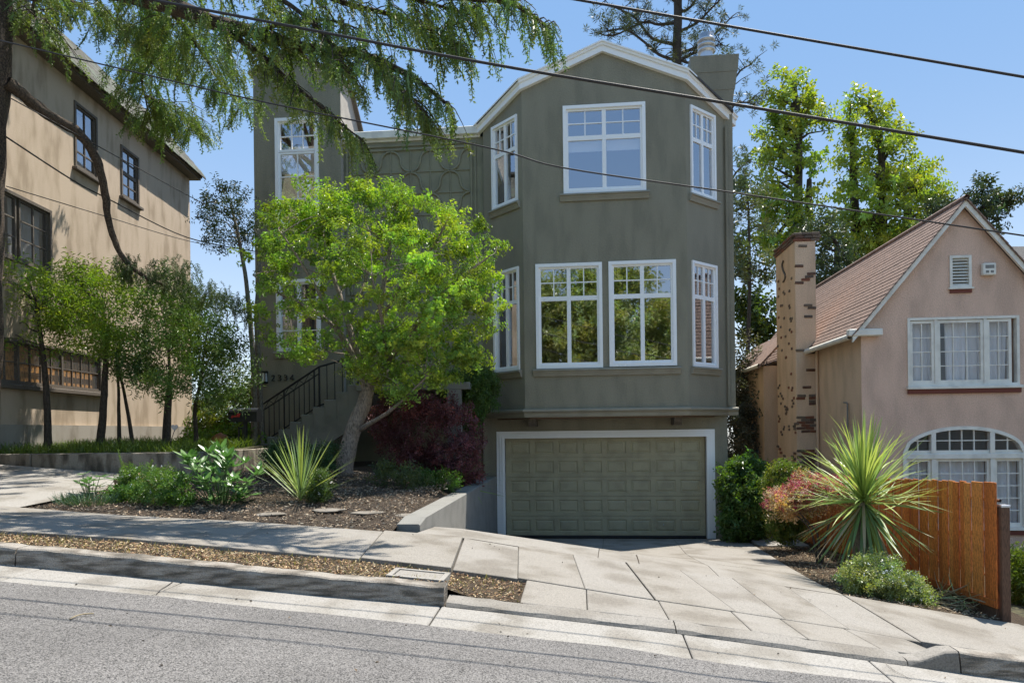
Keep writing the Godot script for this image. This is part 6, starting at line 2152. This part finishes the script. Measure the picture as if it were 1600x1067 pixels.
func build_garden() -> void:
	plain_leaf_mat("blade_bright", lin(0.27, 0.34, 0.07), Color(0.6, 0.65, 0.3))
	plain_leaf_mat("blade_mid", lin(0.18, 0.26, 0.07), Color(0.5, 0.6, 0.3))
	plain_leaf_mat("blade_deep", lin(0.09, 0.155, 0.055), Color(0.3, 0.4, 0.2))
	plain_leaf_mat("blade_grey", lin(0.21, 0.27, 0.14), Color(0.4, 0.5, 0.3))
	plain_leaf_mat("blade_dry", lin(0.30, 0.24, 0.15), Color(0.3, 0.3, 0.2), 0.8)
	plain_leaf_mat("leaf_glossy", lin(0.085, 0.165, 0.05), Color(0.25, 0.4, 0.15), 0.3)
	plain_leaf_mat("leaf_pale", lin(0.16, 0.26, 0.085), Color(0.35, 0.5, 0.25), 0.35)
	# cordyline
	var cb := P(1345, 893, 10.2)
	cb.y = right_y(cb.x, 10.2)
	var cor := thing("cordyline", "large spiky plant with a round head of sword leaves before the cedar fence", "plant", "", cb)
	var head := P(1350, 785, 10.2) - cb
	put("trunk", tube([Vector3(0, -0.2, 0), Vector3(0.02, head.y * 0.5, 0), head], [0.13, 0.10, 0.08], 10, 0.1), M.bark_pale, cor)
	var bm := [blade_mesh(1.0, 0.038, 0.05), blade_mesh(1.0, 0.034, 0.14), blade_mesh(1.0, 0.040, -0.04), blade_mesh(1.0, 0.032, 0.26), blade_mesh(1.0, 0.036, 0.40)]
	rosette(cor, head, 205, -14, 87, Vector2(0.78, 1.30), bm, [M.blade_bright, M.blade_bright, M.blade_mid])
	var skirt := [blade_mesh(1.0, 0.045, 0.10), blade_mesh(1.0, 0.042, 0.02)]
	rosette(cor, head + Vector3(0, -0.03, 0), 92, -82, -22, Vector2(0.9, 1.15), skirt, [M.blade_mid, M.blade_deep, M.blade_deep, M.blade_dry])
	# yucca in the front bed
	var yb := P(470, 778, 10.0)
	yb.y = bed_y(yb.x, 10.0)
	var yu := thing("yucca", "upright yucca with stiff narrow grey green leaves before the stair railing", "plant", "", yb)
	var ym := [blade_mesh(1.0, 0.021, 0.03), blade_mesh(1.0, 0.019, 0.08), blade_mesh(1.0, 0.022, -0.02)]
	rosette(yu, Vector3(0, 0.06, 0), 92, 30, 89, Vector2(0.6, 1.06), ym, [M.blade_mid, M.blade_grey, M.blade_bright])
	# hellebore-like shrub with large leaves
	var hb := P(345, 780, 9.6)
	hb.y = bed_y(hb.x, 9.6)
	var he := thing("broadleaf_shrub", "leafy dark green shrub with large pointed leaves in the front bed", "shrub", "", hb)
	var lm := []
	for q in [[0.20, 0.075, 0.25], [0.17, 0.06, 0.35], [0.22, 0.085, 0.15]]:
		lm.append(blade_mesh(q[0], q[1], q[2], -0.35))
	for c in clumps([285, 735, 292, 715, 308, 705, 325, 690, 345, 695, 360, 702, 380, 712, 395, 725, 410, 742, 408, 765, 395, 780, 360, 788, 330, 785, 300, 775, 283, 760], 9.6, 0.55, 62):
		var loc: Vector3 = c - hb
		var stem := Vector3(loc.x * 0.35, 0, loc.z * 0.35)
		put("stem", tube([stem, stem.lerp(loc, 0.6) + Vector3(0, 0.05, 0), loc], [0.007, 0.005, 0.003], 4), M.blade_deep, he)
		var outd := (loc - Vector3(0, 0.15, 0)).normalized()
		for k in 5:
			var a := TAU * k / 5 + rng.randf()
			var d := (Vector3(cos(a), rng.randf_range(-0.25, 0.35), sin(a)) + outd * 0.5).normalized()
			var x := d.cross(Vector3.UP).normalized()
			put("leaf", lm[k % 3], [M.leaf_glossy, M.leaf_glossy, M.leaf_pale][rng.randi() % 3], he, Transform3D(Basis(x, d, x.cross(d)).scaled(Vector3.ONE * rng.randf_range(0.75, 1.2)), loc))
	# peony at the end of the bed
	var pb := P(140, 775, 9.5)
	pb.y = bed_y(pb.x, 9.5)
	var pe := thing("peony_plant", "dark leafed plant with long drooping leaves beside the neighbour's walk", "plant", "", pb)
	for c in clumps([108, 748, 125, 738, 150, 742, 170, 735, 185, 748, 180, 768, 160, 778, 145, 765, 120, 760], 9.5, 0.3, 14):
		var loc: Vector3 = c - pb
		put("stem", tube([Vector3(loc.x * 0.3, -0.03, loc.z * 0.3), loc], [0.007, 0.004], 4), M.blade_deep, pe)
		for k in 4:
			var a := TAU * k / 4 + rng.randf()
			var d := Vector3(cos(a), rng.randf_range(-0.4, 0.25), sin(a)).normalized()
			var x := d.cross(Vector3.UP).normalized()
			put("leaf", lm[k % 3], M.leaf_glossy, pe, Transform3D(Basis(x, d, x.cross(d)).scaled(Vector3.ONE * rng.randf_range(0.6, 0.95)), loc))
	var tiny := twig_mesh(12, 0.09, 0.032, 0.018)
	var tiny_long := twig_mesh(12, 0.13, 0.055, 0.02)
	var fl := twig_mesh(5, 0.03, 0.016, 0.014, 1.2)
	# low white flowering mound in the front bed
	var lowb := bush("flowering_mound", "low green mound dotted with tiny white flowers beside the orange rock", "shrub", [172, 765, 185, 752, 205, 742, 225, 738, 245, 735, 268, 745, 290, 755, 300, 772, 290, 788, 250, 795, 215, 793, 185, 785], 9.5, 0.45, 60, 0.12, 24, tiny, M.leaf, Color(0.14, 0.24, 0.06), 0.35, 0.7)
	_flowers(lowb, fl, Color(0.75, 0.75, 0.72), 90, 0.12)
	# foxtail spikes
	var fx := P(212, 765, 10.4)
	fx.y = bed_y(fx.x, 10.4)
	var fo := thing("foxtail_fern", "foxtail fern with upright bright green plumes behind the flowering mound", "plant", "", fx)
	for q in [[183, 702, 0.045], [202, 722, 0.05], [219, 728, 0.04], [238, 718, 0.05], [192, 728, 0.04]]:
		var tip := P(q[0], q[1], 10.4) - fx
		var foot := Vector3(tip.x * 0.5, 0, 0.0)
		var xfs := []
		var cols := PackedColorArray()
		for k in 46:
			var f := k / 46.0
			var p := foot.lerp(tip, 0.2 + 0.8 * f)
			xfs.append(pointing((Vector3.UP * 0.6 + rand_unit()).normalized(), p, rng.randf_range(0.4, 0.6) * (1.1 - f * 0.6)))
			cols.append(tint(Color(0.19, 0.31, 0.04), 0.25))
		multi("plume", fo, tiny, M.leaf, xfs, cols)
		put("stem", tube([foot, tip], [0.006, 0.003], 4), M.blade_mid, fo)
	# blue grass tuft
	var bt := P(133, 795, 9.0)
	bt.y = bed_y(bt.x, 9.0)
	var tuft := thing("grass_tuft", "small blue green grassy tuft at the tip of the bed", "plant", "", bt)
	var tb := blade_mesh(0.26, 0.008, 0.25)
	var bx := []
	var bc := PackedColorArray()
	for i in 420:
		var a := rng.randf() * TAU
		var r := sqrt(rng.randf()) * 0.24
		bx.append(pointing((Vector3(cos(a), 1.3, sin(a)) + rand_unit() * 0.5).normalized(), Vector3(cos(a) * r * 1.5, -0.01, sin(a) * r), rng.randf_range(0.5, 1.0)))
		bc.append(tint(Color(0.085, 0.15, 0.085), 0.3))
	multi("blades", tuft, tb, M.leaf_dark, bx, bc)
	# purple shrub, evergreen behind it, strappy plants at its foot
	bush("purple_shrub", "large wine red leafed shrub beside the maple trunk", "shrub", [592, 655, 610, 635, 640, 622, 670, 622, 700, 632, 722, 650, 735, 672, 738, 700, 748, 725, 742, 748, 715, 755, 680, 742, 650, 738, 620, 725, 598, 700], 14.6, 0.8, 95, 0.22, 15, twig_mesh(14, 0.2, 0.06, 0.03), M.leaf_dark, Color(0.175, 0.058, 0.068), 0.45, 0.85, 0.2)
	var pw := get_child(get_child_count() - 1)
	_flowers(pw, fl, Color(0.30, 0.05, 0.10), 60, 0.24)
	bush("glossy_shrub", "glossy dark green shrub against the wall under the bay", "shrub", [690, 600, 705, 585, 730, 575, 752, 580, 768, 605, 772, 630, 760, 640, 745, 645, 735, 670, 720, 690, 700, 660, 690, 630], 16.0, 0.5, 70, 0.22, 28, twig_mesh(12, 0.16, 0.075, 0.026), M.leaf, Color(0.12, 0.19, 0.05), 0.4, 0.85)
	bush("grey_shrub", "sprawling grey green plant with thin stems under the purple shrub", "plant", [585, 735, 605, 725, 630, 735, 655, 740, 665, 755, 650, 772, 620, 768, 600, 762, 588, 750], 11.9, 0.5, 22, 0.11, 11, tiny_long, M.leaf, Color(0.115, 0.15, 0.07), 0.35, 0.7)
	bush("ivy_clump", "low dark green leafy clump at the top of the garden wall", "plant", [650, 742, 672, 738, 700, 742, 712, 755, 700, 765, 670, 765, 652, 758], 12.6, 0.4, 20, 0.12, 14, tiny_long, M.leaf, Color(0.07, 0.14, 0.03), 0.35, 0.7)
	var sb := P(728, 752, 14.5)
	sb.y = 1.45
	var sp := thing("strappy_plant", "arching grassy plant with strap leaves against the garden wall", "plant", "", sb)
	rosette(sp, Vector3(-0.1, 0.0, 0), 46, 5, 80, Vector2(0.55, 0.85), [blade_mesh(1.0, 0.028, 0.45), blade_mesh(1.0, 0.024, 0.6)], [M.blade_mid, M.blade_deep, M.blade_bright])
	bush("stair_shrub", "dark rounded shrub in the shade under the stairs", "shrub", [418, 712, 432, 700, 450, 704, 462, 712, 505, 700, 514, 712, 508, 735, 440, 740, 420, 730], 12.0, 0.4, 36, 0.15, 20, tiny_long, M.leaf_dark, Color(0.05, 0.10, 0.03), 0.35, 0.8)
	var wf := bush("white_flower_clump", "small clump of white flowers behind the yucca", "plant", [485, 745, 505, 738, 512, 750, 508, 775, 495, 785, 482, 775], 10.1, 0.25, 22, 0.09, 14, tiny, M.leaf, Color(0.085, 0.13, 0.04), 0.35, 0.8)
	_flowers(wf, fl, Color(0.75, 0.75, 0.72), 26, 0.1)
	# right-hand bed
	var rw := bush("flowering_bush", "rounded grey green bush with small white flowers beside the driveway", "shrub", [1318, 905, 1328, 888, 1350, 882, 1375, 880, 1400, 886, 1425, 900, 1442, 920, 1455, 938, 1440, 950, 1410, 948, 1370, 940, 1330, 925], 9.15, 0.42, 95, 0.10, 26, tiny, M.leaf, Color(0.33, 0.39, 0.20), 0.35, 0.8)
	_flowers(rw, fl, Color(0.85, 0.85, 0.82), 420, 0.11)
	var na := bush("nandina_bush", "sprawling shrub with pink red and cream leaves before the cedar fence", "shrub", [1205, 800, 1208, 782, 1222, 768, 1240, 770, 1255, 756, 1280, 760, 1310, 757, 1340, 778, 1330, 792, 1300, 786, 1282, 800, 1258, 790, 1240, 806, 1222, 800], 12.6, 0.45, 60, 0.12, 16, twig_mesh(12, 0.15, 0.06, 0.022), M.leaf, Color(0.52, 0.37, 0.26), 0.5, 0.6)
	_flowers(na, tiny, Color(0.55, 0.06, 0.13), 900, 0.19)
	_flowers(na, tiny, Color(0.62, 0.50, 0.30), 600, 0.19)
	for q in [[1278, 862, 1268, 830, 1245, 805], [1282, 865, 1278, 835, 1262, 815, 1240, 790], [1285, 866, 1292, 835, 1300, 805]]:
		var sp2 := []
		for i in range(0, q.size(), 2):
			sp2.append(P(q[i], q[i + 1], 12.4))
		sp2[0].y = right_y(sp2[0].x, 12.4) - 0.05
		limb("stem", na, sp2, 0.022, 0.01, M.bark_dark)
	var nb := bush("nandina_bush", "upright shrub with yellow tipped leaves against the far end of fence", "shrub", [1200, 765, 1208, 745, 1225, 735, 1248, 740, 1255, 755, 1250, 790, 1245, 820, 1240, 838, 1218, 838, 1210, 800], 14.3, 0.45, 75, 0.16, 24, twig_mesh(12, 0.15, 0.06, 0.022), M.leaf, Color(0.16, 0.21, 0.05), 0.4, 0.9)
	_flowers(nb, tiny, Color(0.40, 0.30, 0.06), 160, 0.16, 0.6)
	bush("climbing_shrub", "dense dark green glossy shrub beside the garage corner", "shrub", [1140, 735, 1165, 728, 1190, 738, 1200, 760, 1198, 790, 1185, 815, 1170, 835, 1142, 838], 16.2, 0.6, 100, 0.24, 26, twig_mesh(12, 0.18, 0.09, 0.05), M.leaf, Color(0.11, 0.19, 0.05), 0.4, 0.9)
	bush("corner_shrub", "sunlit leafy shrub standing beyond the end post of the fence", "shrub", [1578, 890, 1590, 878, 1620, 870, 1650, 900, 1650, 965, 1580, 960], 10.3, 0.4, 46, 0.14, 24, tiny_long, M.leaf, Color(0.13, 0.19, 0.04), 0.4, 0.9)
	# heap of dry leaves by the fence
	var db := P(1485, 945, 9.2)
	db.y = right_y(db.x, 9.2) - 0.02
	var dr := thing("dry_leaf_heap", "heap of dry fallen sword leaves at the foot of the fence", "plant litter", "", db)
	var dm := [blade_mesh(0.5, 0.02, 0.3), blade_mesh(0.4, 0.016, 0.6)]
	for i in 120:
		var a := rng.randf() * TAU
		var p := Vector3(rng.randf_range(-0.32, 0.22), 0, rng.randf_range(-0.45, 0.3))
		p.y = 0.02 + 0.16 * rng.randf() * exp(-p.length_squared() * 5.0)
		put("leaf", dm[i % 2], [M.blade_dry, M.blade_grey, M.blade_dry][rng.randi() % 3], dr, pointing(Vector3(cos(a), rng.randf_range(-0.1, 0.35), sin(a)).normalized(), p, rng.randf_range(0.6, 1.0)))
	_litter()

func _flowers(o: Node, mesh: Mesh, col: Color, n: int, r: float, up := 0.3) -> void:
	var xfs := []
	var cols := PackedColorArray()
	for i in n:
		var c: Vector3 = last_clumps[rng.randi() % last_clumps.size()]
		var v := rand_unit()
		v.y = absf(v.y) * 0.9 + up * 0.3
		xfs.append(pointing((v + Vector3.UP * 0.6).normalized(), c + v.normalized() * r * rng.randf_range(0.8, 1.15), rng.randf_range(0.6, 1.1)))
		cols.append(tint(col, 0.3, 0.15))
	multi("blossoms", o, mesh, M.petal, xfs, cols)

func scatter(called: String, label: String, category: String, mesh: Mesh, mat_: Material, n: int, s0: float, s1: float, t0: float, t1: float, yf: Callable, cols: Array, lift: float, upright: float, sc: Vector2, keep = null) -> void:
	var xfs := []
	var cc := PackedColorArray()
	for i in n:
		var s := rng.randf_range(s0, s1)
		var t := rng.randf_range(t0, t1)
		if keep != null and not keep.call(s, t):
			continue
		var d := (rand_unit() * (1.0 - upright) + Vector3.UP * upright).normalized()
		if upright < 0.1:
			d = Vector3(d.x, d.y * 0.25, d.z).normalized()
		xfs.append(pointing(d, Vector3(s, yf.call(s, t) + lift, -t), rng.randf_range(sc.x, sc.y)))
		cc.append(tint(cols[rng.randi() % cols.size()], 0.35, 0.1))
	var o := multi(numbered(called), self, mesh, mat_, xfs, cc)
	tag(o, label, category)

func chip_mesh() -> ArrayMesh:
	var st := st_new()
	add_leaf(st, Vector3.ZERO, Vector3.UP, Vector3.BACK, 0.05, 0.016, 0.1)
	return fin(st)

func _litter() -> void:
	var chip := chip_mesh()
	var blade := blade_mesh(0.11, 0.006, 0.4)
	var brown := [Color(0.34, 0.25, 0.17), Color(0.22, 0.16, 0.11), Color(0.46, 0.37, 0.26), Color(0.13, 0.10, 0.075)]
	var ends: float = P(694, 930, 5.75).x
	var strip_y := func(s: float, t: float) -> float:
		var kt: float = ly(L_gutter, s) + 0.145
		if s > ends - 0.1:
			kt = lerpf(kt, ly(L_gutter, s) + 0.05, clampf((s - ends + 0.1) / 0.25, 0, 1))
		return lerpf(kt, ly(L_walk_front, s) - 0.045, clampf((t - 5.93) / 0.85, 0, 1))
	var strip_end: float = P(815, 925, 6.3).x
	scatter("dry_grass", "dry brown clippings and thin grass in the kerbside strip", "dry grass", chip, M.dry, 9000, -7.5, strip_end, 5.94, 6.75, strip_y, [Color(0.46, 0.32, 0.19), Color(0.36, 0.23, 0.13), Color(0.58, 0.45, 0.27), Color(0.22, 0.13, 0.08)], 0.006, 0.05, Vector2(0.4, 1.0))
	scatter("thin_grass", "short thin yellow green grass growing in the kerbside strip", "grass", blade, M.leaf, 1700, -7.5, strip_end, 5.94, 6.74, strip_y, [Color(0.38, 0.32, 0.15), Color(0.30, 0.28, 0.11), Color(0.48, 0.38, 0.20)], 0.0, 0.55, Vector2(0.25, 0.6))
	scatter("bark_mulch", "brown bark mulch and fallen leaves covering the front bed", "mulch", chip, M.dry, 17000, -7.6, -2.36, 8.5, 13.4, func(s, t): return bed_y(s, t) + 0.02 * sin(s * 3.1 + t) + 0.012 * sin(s * 7.7 - t * 3.0), brown, 0.008, 0.05, Vector2(0.5, 1.3))
	scatter("bark_mulch", "pale leaf litter and mulch on the narrow bed beside the driveway", "mulch", chip, M.dry, 6000, 3.05, 4.75, 8.5, 16.0, func(s, t): return lerpf(drive_y(s, t) - 0.02, right_y(s, t), clampf((s - lerpf(3.02, 3.8, (t - 8.45) / 8.45)) / 1.6, 0, 1)), [Color(0.33, 0.25, 0.16), Color(0.20, 0.14, 0.09), Color(0.42, 0.34, 0.23)], 0.012, 0.05, Vector2(0.5, 1.2), func(s, t): return s > lerpf(3.04, 3.82, (t - 8.45) / 8.45))
	var long := blade_mesh(0.30, 0.010, 0.4)
	scatter("terrace_grass", "long bright grass on the terrace before the tan house", "grass", long, M.leaf, 12000, -13.0, -6.9, 11.74, 14.5, func(s, t): return 2.23 + 0.02 * (t - 11.7) + 0.03 * sin(s * 2.0 + t), [Color(0.16, 0.24, 0.04), Color(0.20, 0.27, 0.06), Color(0.11, 0.17, 0.03)], 0.0, 0.62, Vector2(0.35, 1.0))
	var st := st_new()
	add_leaf(st, Vector3.ZERO, Vector3.UP, Vector3.BACK, 0.035, 0.02, 0.1)
	scatter("fallen_leaves", "scattered tiny leaves and grit lying on the road and pavement", "leaves", fin(st), M.dry, 260, -6.0, 5.0, 3.5, 8.4, func(s, t): return (ly(L_road, s) + 0.02 + 0.024 * (5.25 - t)) if t < 5.2 else (lerpf(ly(L_road, s), ly(L_gutter, s), (t - 5.2) / 0.55) + 0.004 if t < 5.74 else (ly(L_walk_front, s) + 0.008 if t < 7 else ly(L_walk_back, s) + 0.008)), [Color(0.10, 0.08, 0.06), Color(0.2, 0.15, 0.1)], 0.0, 0.02, Vector2(0.4, 1.0), func(s, t): return t < 5.7 or t > 7.6)

# ---------------------------------------------------------------- across the street, behind the camera: what the windows mirror
func build_far_side() -> void:
	var lf := twig_mesh(12, 0.7, 0.30, 0.16, 1.0, 1, 0.0)
	var grp := "leafy trees across the street"
	var spots := [[-4.6, -12.8, 11.6], [-0.9, -13.4, 12.1], [3.0, -12.7, 11.8], [6.8, -13.2, 11.4]]
	for i in spots.size():
		var q: Array = spots[i]
		var g: float = ly(L_walk_back, q[0]) - 0.5 + minf(2.5, (-9.0 - q[1]) * 0.2)
		var o := thing("street_tree", "large leafy green tree on the bank across the street", "tree", grp, Vector3(q[0], g, -q[1]))
		put("trunk", tube(curve([Vector3(0, -0.3, 0), Vector3(0.1, 2.0, 0.1), Vector3(-0.1, 5.0, 0), Vector3(0, q[2] * 0.75, 0)], 4), taper(13, 0.3, 0.1), 8, 0.06), M.bark_dark, o)
		var cs := []
		for k in 120:
			var v := rand_unit() * pow(rng.randf(), 0.33)
			cs.append(Vector3(v.x * 3.0, q[2] * 0.52 + v.y * q[2] * 0.48, v.z * 2.2))
		var xfs := []
		var cols := PackedColorArray()
		fill_clumps(cs, 0.75, 15, 0.8, Vector3(0, q[2] * 0.5, 0), 0.2, Vector2(0.7, 1.2), Color(0.44, 0.46, 0.19), 0.4, xfs, cols)
		multi("foliage", o, lf, M.leaf, xfs, cols)
	# ivy bank
	var ivy := []
	var ic := PackedColorArray()
	for i in 2600:
		var s := rng.randf_range(-18, 18)
		var t := -9.3 - rng.randf() * 5.0
		var g := ly(L_walk_back, s) - 0.5 + minf(2.5, (-9.0 - t) * 0.2)
		ivy.append(pointing((Vector3.UP + rand_unit() * 0.8).normalized(), Vector3(s, g, -t), rng.randf_range(0.6, 1.0)))
		ic.append(tint(Color(0.16, 0.22, 0.05), 0.35))
	var io := multi("ivy_bank", self, lf, M.leaf, ivy, ic)
	tag(io, "dense ivy covering the bank across the street", "ivy")

func wire(label: String, a: Array, r: float, sag := 0.0, group := "overhead wires along the street") -> void:
	var p := []
	for q in a:
		p.append(P(q[0], q[1], q[2]))
	# carry on past the frame on both sides
	var d0: Vector3 = p[0] - p[1]
	var d1: Vector3 = p[-1] - p[-2]
	if sag >= 0:
		p.push_front(p[0] + d0.normalized() * 14.0)
		p.push_back(p[-1] + d1.normalized() * 14.0)
	var o := put(numbered("overhead_wire"), tube(curve(p, 6), [r], 6), M.cable, self)
	tag(o, label, "wire", group)

func build_small_things() -> void:
	wire("thick black cable crossing the roof gable of the grey house", [[240, 0, 6.6], [740, 95, 6.5], [1100, 155, 6.45], [1600, 238, 6.4]], 0.0145)
	wire("upper black cable passing above the chimney of the grey house", [[905, 0, 6.3], [1250, 60, 6.25], [1600, 120, 6.2]], 0.0115)
	wire("thin black wire running past the tops of the bay windows", [[67, 79, 7.1], [225, 116, 7.0], [420, 161, 7.0], [760, 230, 6.9], [880, 262, 6.85], [1140, 300, 6.8], [1600, 368, 6.7]], 0.0085)
	wire("thin service wire crossing the upper wall of the tan house", [[17, 154, 9.6], [150, 227, 11.2], [214, 262, 12.4], [319, 319, 14.4], [398, 358, 16.9]], 0.009, -1.0, "service wires to the grey house")
	wire("twin service wire dropping across the tan house to the grey house corner", [[9, 214, 9.4], [112, 281, 10.8], [165, 309, 11.8], [292, 371, 14.5], [398, 393, 16.9]], 0.013, -1.0, "service wires to the grey house")
	wire("lowest service wire above the large window of the tan house", [[9, 291, 9.5], [161, 337, 11.6], [292, 376, 14.4], [398, 396, 16.9]], 0.007, -1.0, "service wires to the grey house")

	# utility box in the strip
	var a := P(606, 900, 6.0)
	var ux0: float = P(604, 905, 6.02).x
	var ux1: float = P(694, 905, 6.02).x
	var uy := ly(L_gutter, (ux0 + ux1) / 2) + 0.162
	var ub := thing("utility_box", "pale concrete meter box lid set in the strip behind the kerb", "utility box", "", Vector3((ux0 + ux1) / 2, uy, -6.16))
	var uw := (ux1 - ux0) / 2
	ub.rotation.z = -0.085
	var us := st_new()
	add_box(us, Vector3(-uw, -0.14, 0.13), Vector3(uw, 0.0, 0.17))
	add_box(us, Vector3(-uw, -0.14, -0.17), Vector3(uw, 0.0, -0.13))
	add_box(us, Vector3(-uw, -0.14, -0.13), Vector3(-uw + 0.045, -0.001, 0.13))
	add_box(us, Vector3(uw - 0.045, -0.14, -0.13), Vector3(uw, -0.001, 0.13))
	put("rim", fin(us), M.concrete_pale, ub)
	box("lid", ub, Vector3(-uw + 0.05, -0.05, -0.125), Vector3(uw - 0.05, -0.008, 0.125), M.concrete, 0.006)

	var dv := get_node("driveway")
	crack(dv, [[985, 863, 10.2], [990, 866, 9.8], [995, 870, 9.4], [997, 876, 9.0], [999, 882, 8.5]], 0, "drive", 0.007)
	crack(dv, [[1120, 872, 10.4], [1180, 873, 10.6], [1230, 874, 10.7]], 0, "drive", 0.006)
	var gt := get_node("gutter")
	crack(gt, [[270, 921, 5.72], [262, 926, 5.6], [250, 931, 5.45], [243, 936, 5.3]], 0, "gutter", 0.004)
	crack(gt, [[1385, 1040, 5.7], [1400, 1048, 5.55], [1425, 1058, 5.4]], 0, "gutter", 0.004)

	# rock in the bed
	var rp := P(207, 757, 10.0)
	rp.y = bed_y(rp.x, 10.0)
	var rock := thing("garden_rock", "orange brown boulder among the plants of the front bed", "rock", "", rp)
	put("boulder", blob(0.26, 0.19, 0.2, 5), M.rock, rock, at(Vector3(0, 0.12, 0)))
	for q in [[512, 790, "grey"], [575, 798, "brown"], [420, 803, "reddish"], [635, 795, "dark"]]:
		var sp := P(q[0], q[1], 9.5 if q[0] != 420 else 9.0)
		sp.y = bed_y(sp.x, -sp.z) + 0.008
		var fs := thing("flagstone", "flat %s stepping stone sunk in the bark mulch" % q[2], "stone", "stepping stones in the front bed", sp)
		put("stone", blob(0.24, 0.02, 0.16, int(q[0])), M.flagstone, fs)
	# terracotta pot by the path
	var tp := P(345, 697, 15.0)
	var pot := thing("terracotta_pot", "tipped terracotta pot in the grass by the side path", "pot", "", tp)
	put("pot_body", lathe([[0.0, -0.16], [0.13, -0.15], [0.19, -0.02], [0.2, 0.08], [0.15, 0.16], [0.16, 0.19], [0.13, 0.19], [0.12, 0.15], [0.0, 0.1]], 14), M.terracotta, pot, Transform3D(Basis(Vector3.BACK, 0.7), Vector3(0, 0.06, 0)))
	# heart on a stake
	var hp := P(262, 700, 12.4)
	var hs := thing("heart_stake", "small grey metal heart on a thin stake on the terrace", "garden ornament", "", hp)
	var tip := P(272, 672, 12.4) - hp
	put("stake", tube([Vector3(0, -0.05, 0), tip], [0.006], 5), M.dark_metal, hs)
	var poly := PackedVector2Array()
	for k in 24:
		var th := TAU * k / 24.0
		poly.append(Vector2(16 * pow(sin(th), 3), 13 * cos(th) - 5 * cos(2 * th) - 2 * cos(3 * th) - cos(4 * th)) * 0.0042)
	put("heart", wall_mesh(poly, [], 0.012), M.steel, hs, at(tip + Vector3(0, 0.05, 0)))
	# fallen twig on the road
	var tw := []
	for q in [[130, 966], [127, 960], [130, 955], [140, 952]]:
		var d := ray(q[0], q[1])
		var k := 4.2
		var w := P(q[0], q[1], 4.55)
		tw.append(Vector3(w.x, ly(L_road, w.x) + 0.045, w.z + (q[1] - 955) * 0.012))
	var twg := put(numbered("fallen_twig"), tube(curve(tw), [0.005], 5), M.blade_dry, self)
	tag(twg, "small curved dry twig lying on the asphalt", "twig")

# thin dirt-filled crack that follows a surface
func crack(parent: Node, pix: Array, t0: float, yf: String, w: float) -> void:
	var near := []
	var far := []
	for i in pix.size():
		var p := P(pix[i][0], pix[i][1], pix[i][2])
		var y := drive_y(p.x, pix[i][2]) if yf == "drive" else lerpf(ly(L_road, p.x), ly(L_gutter, p.x), clampf((pix[i][2] - 5.1) / 0.65, 0, 1))
		var ww := w * rng.randf_range(0.5, 1.2)
		near.append(Vector3(p.x - ww, y + 0.004, p.z))
		far.append(Vector3(p.x + ww, y + 0.004, p.z))
	put("crack", rows_mesh([near, far]), M.soil, parent)

func blob(rx: float, ry: float, rz: float, seed_: int) -> ArrayMesh:
	var n := FastNoiseLite.new()
	n.seed = seed_
	n.frequency = 0.9
	var st := SurfaceTool.new()
	st.begin(Mesh.PRIMITIVE_TRIANGLES)
	var R := 10
	var C := 18
	for i in R + 1:
		for k in C + 1:
			var th := PI * i / R
			var ph := TAU * (k % C) / C
			var d := Vector3(sin(th) * cos(ph), cos(th), sin(th) * sin(ph))
			var r := 1.0 + 0.35 * n.get_noise_3dv(d * 1.2 + Vector3.ONE * seed_)
			st.add_vertex(Vector3(d.x * rx, d.y * ry, d.z * rz) * r)
	for i in R:
		for k in C:
			var a := i * (C + 1) + k
			var b := a + C + 1
			for q in [a, a + 1, b, a + 1, b + 1, b]:
				st.add_index(q)
	st.generate_normals()
	return st.commit()
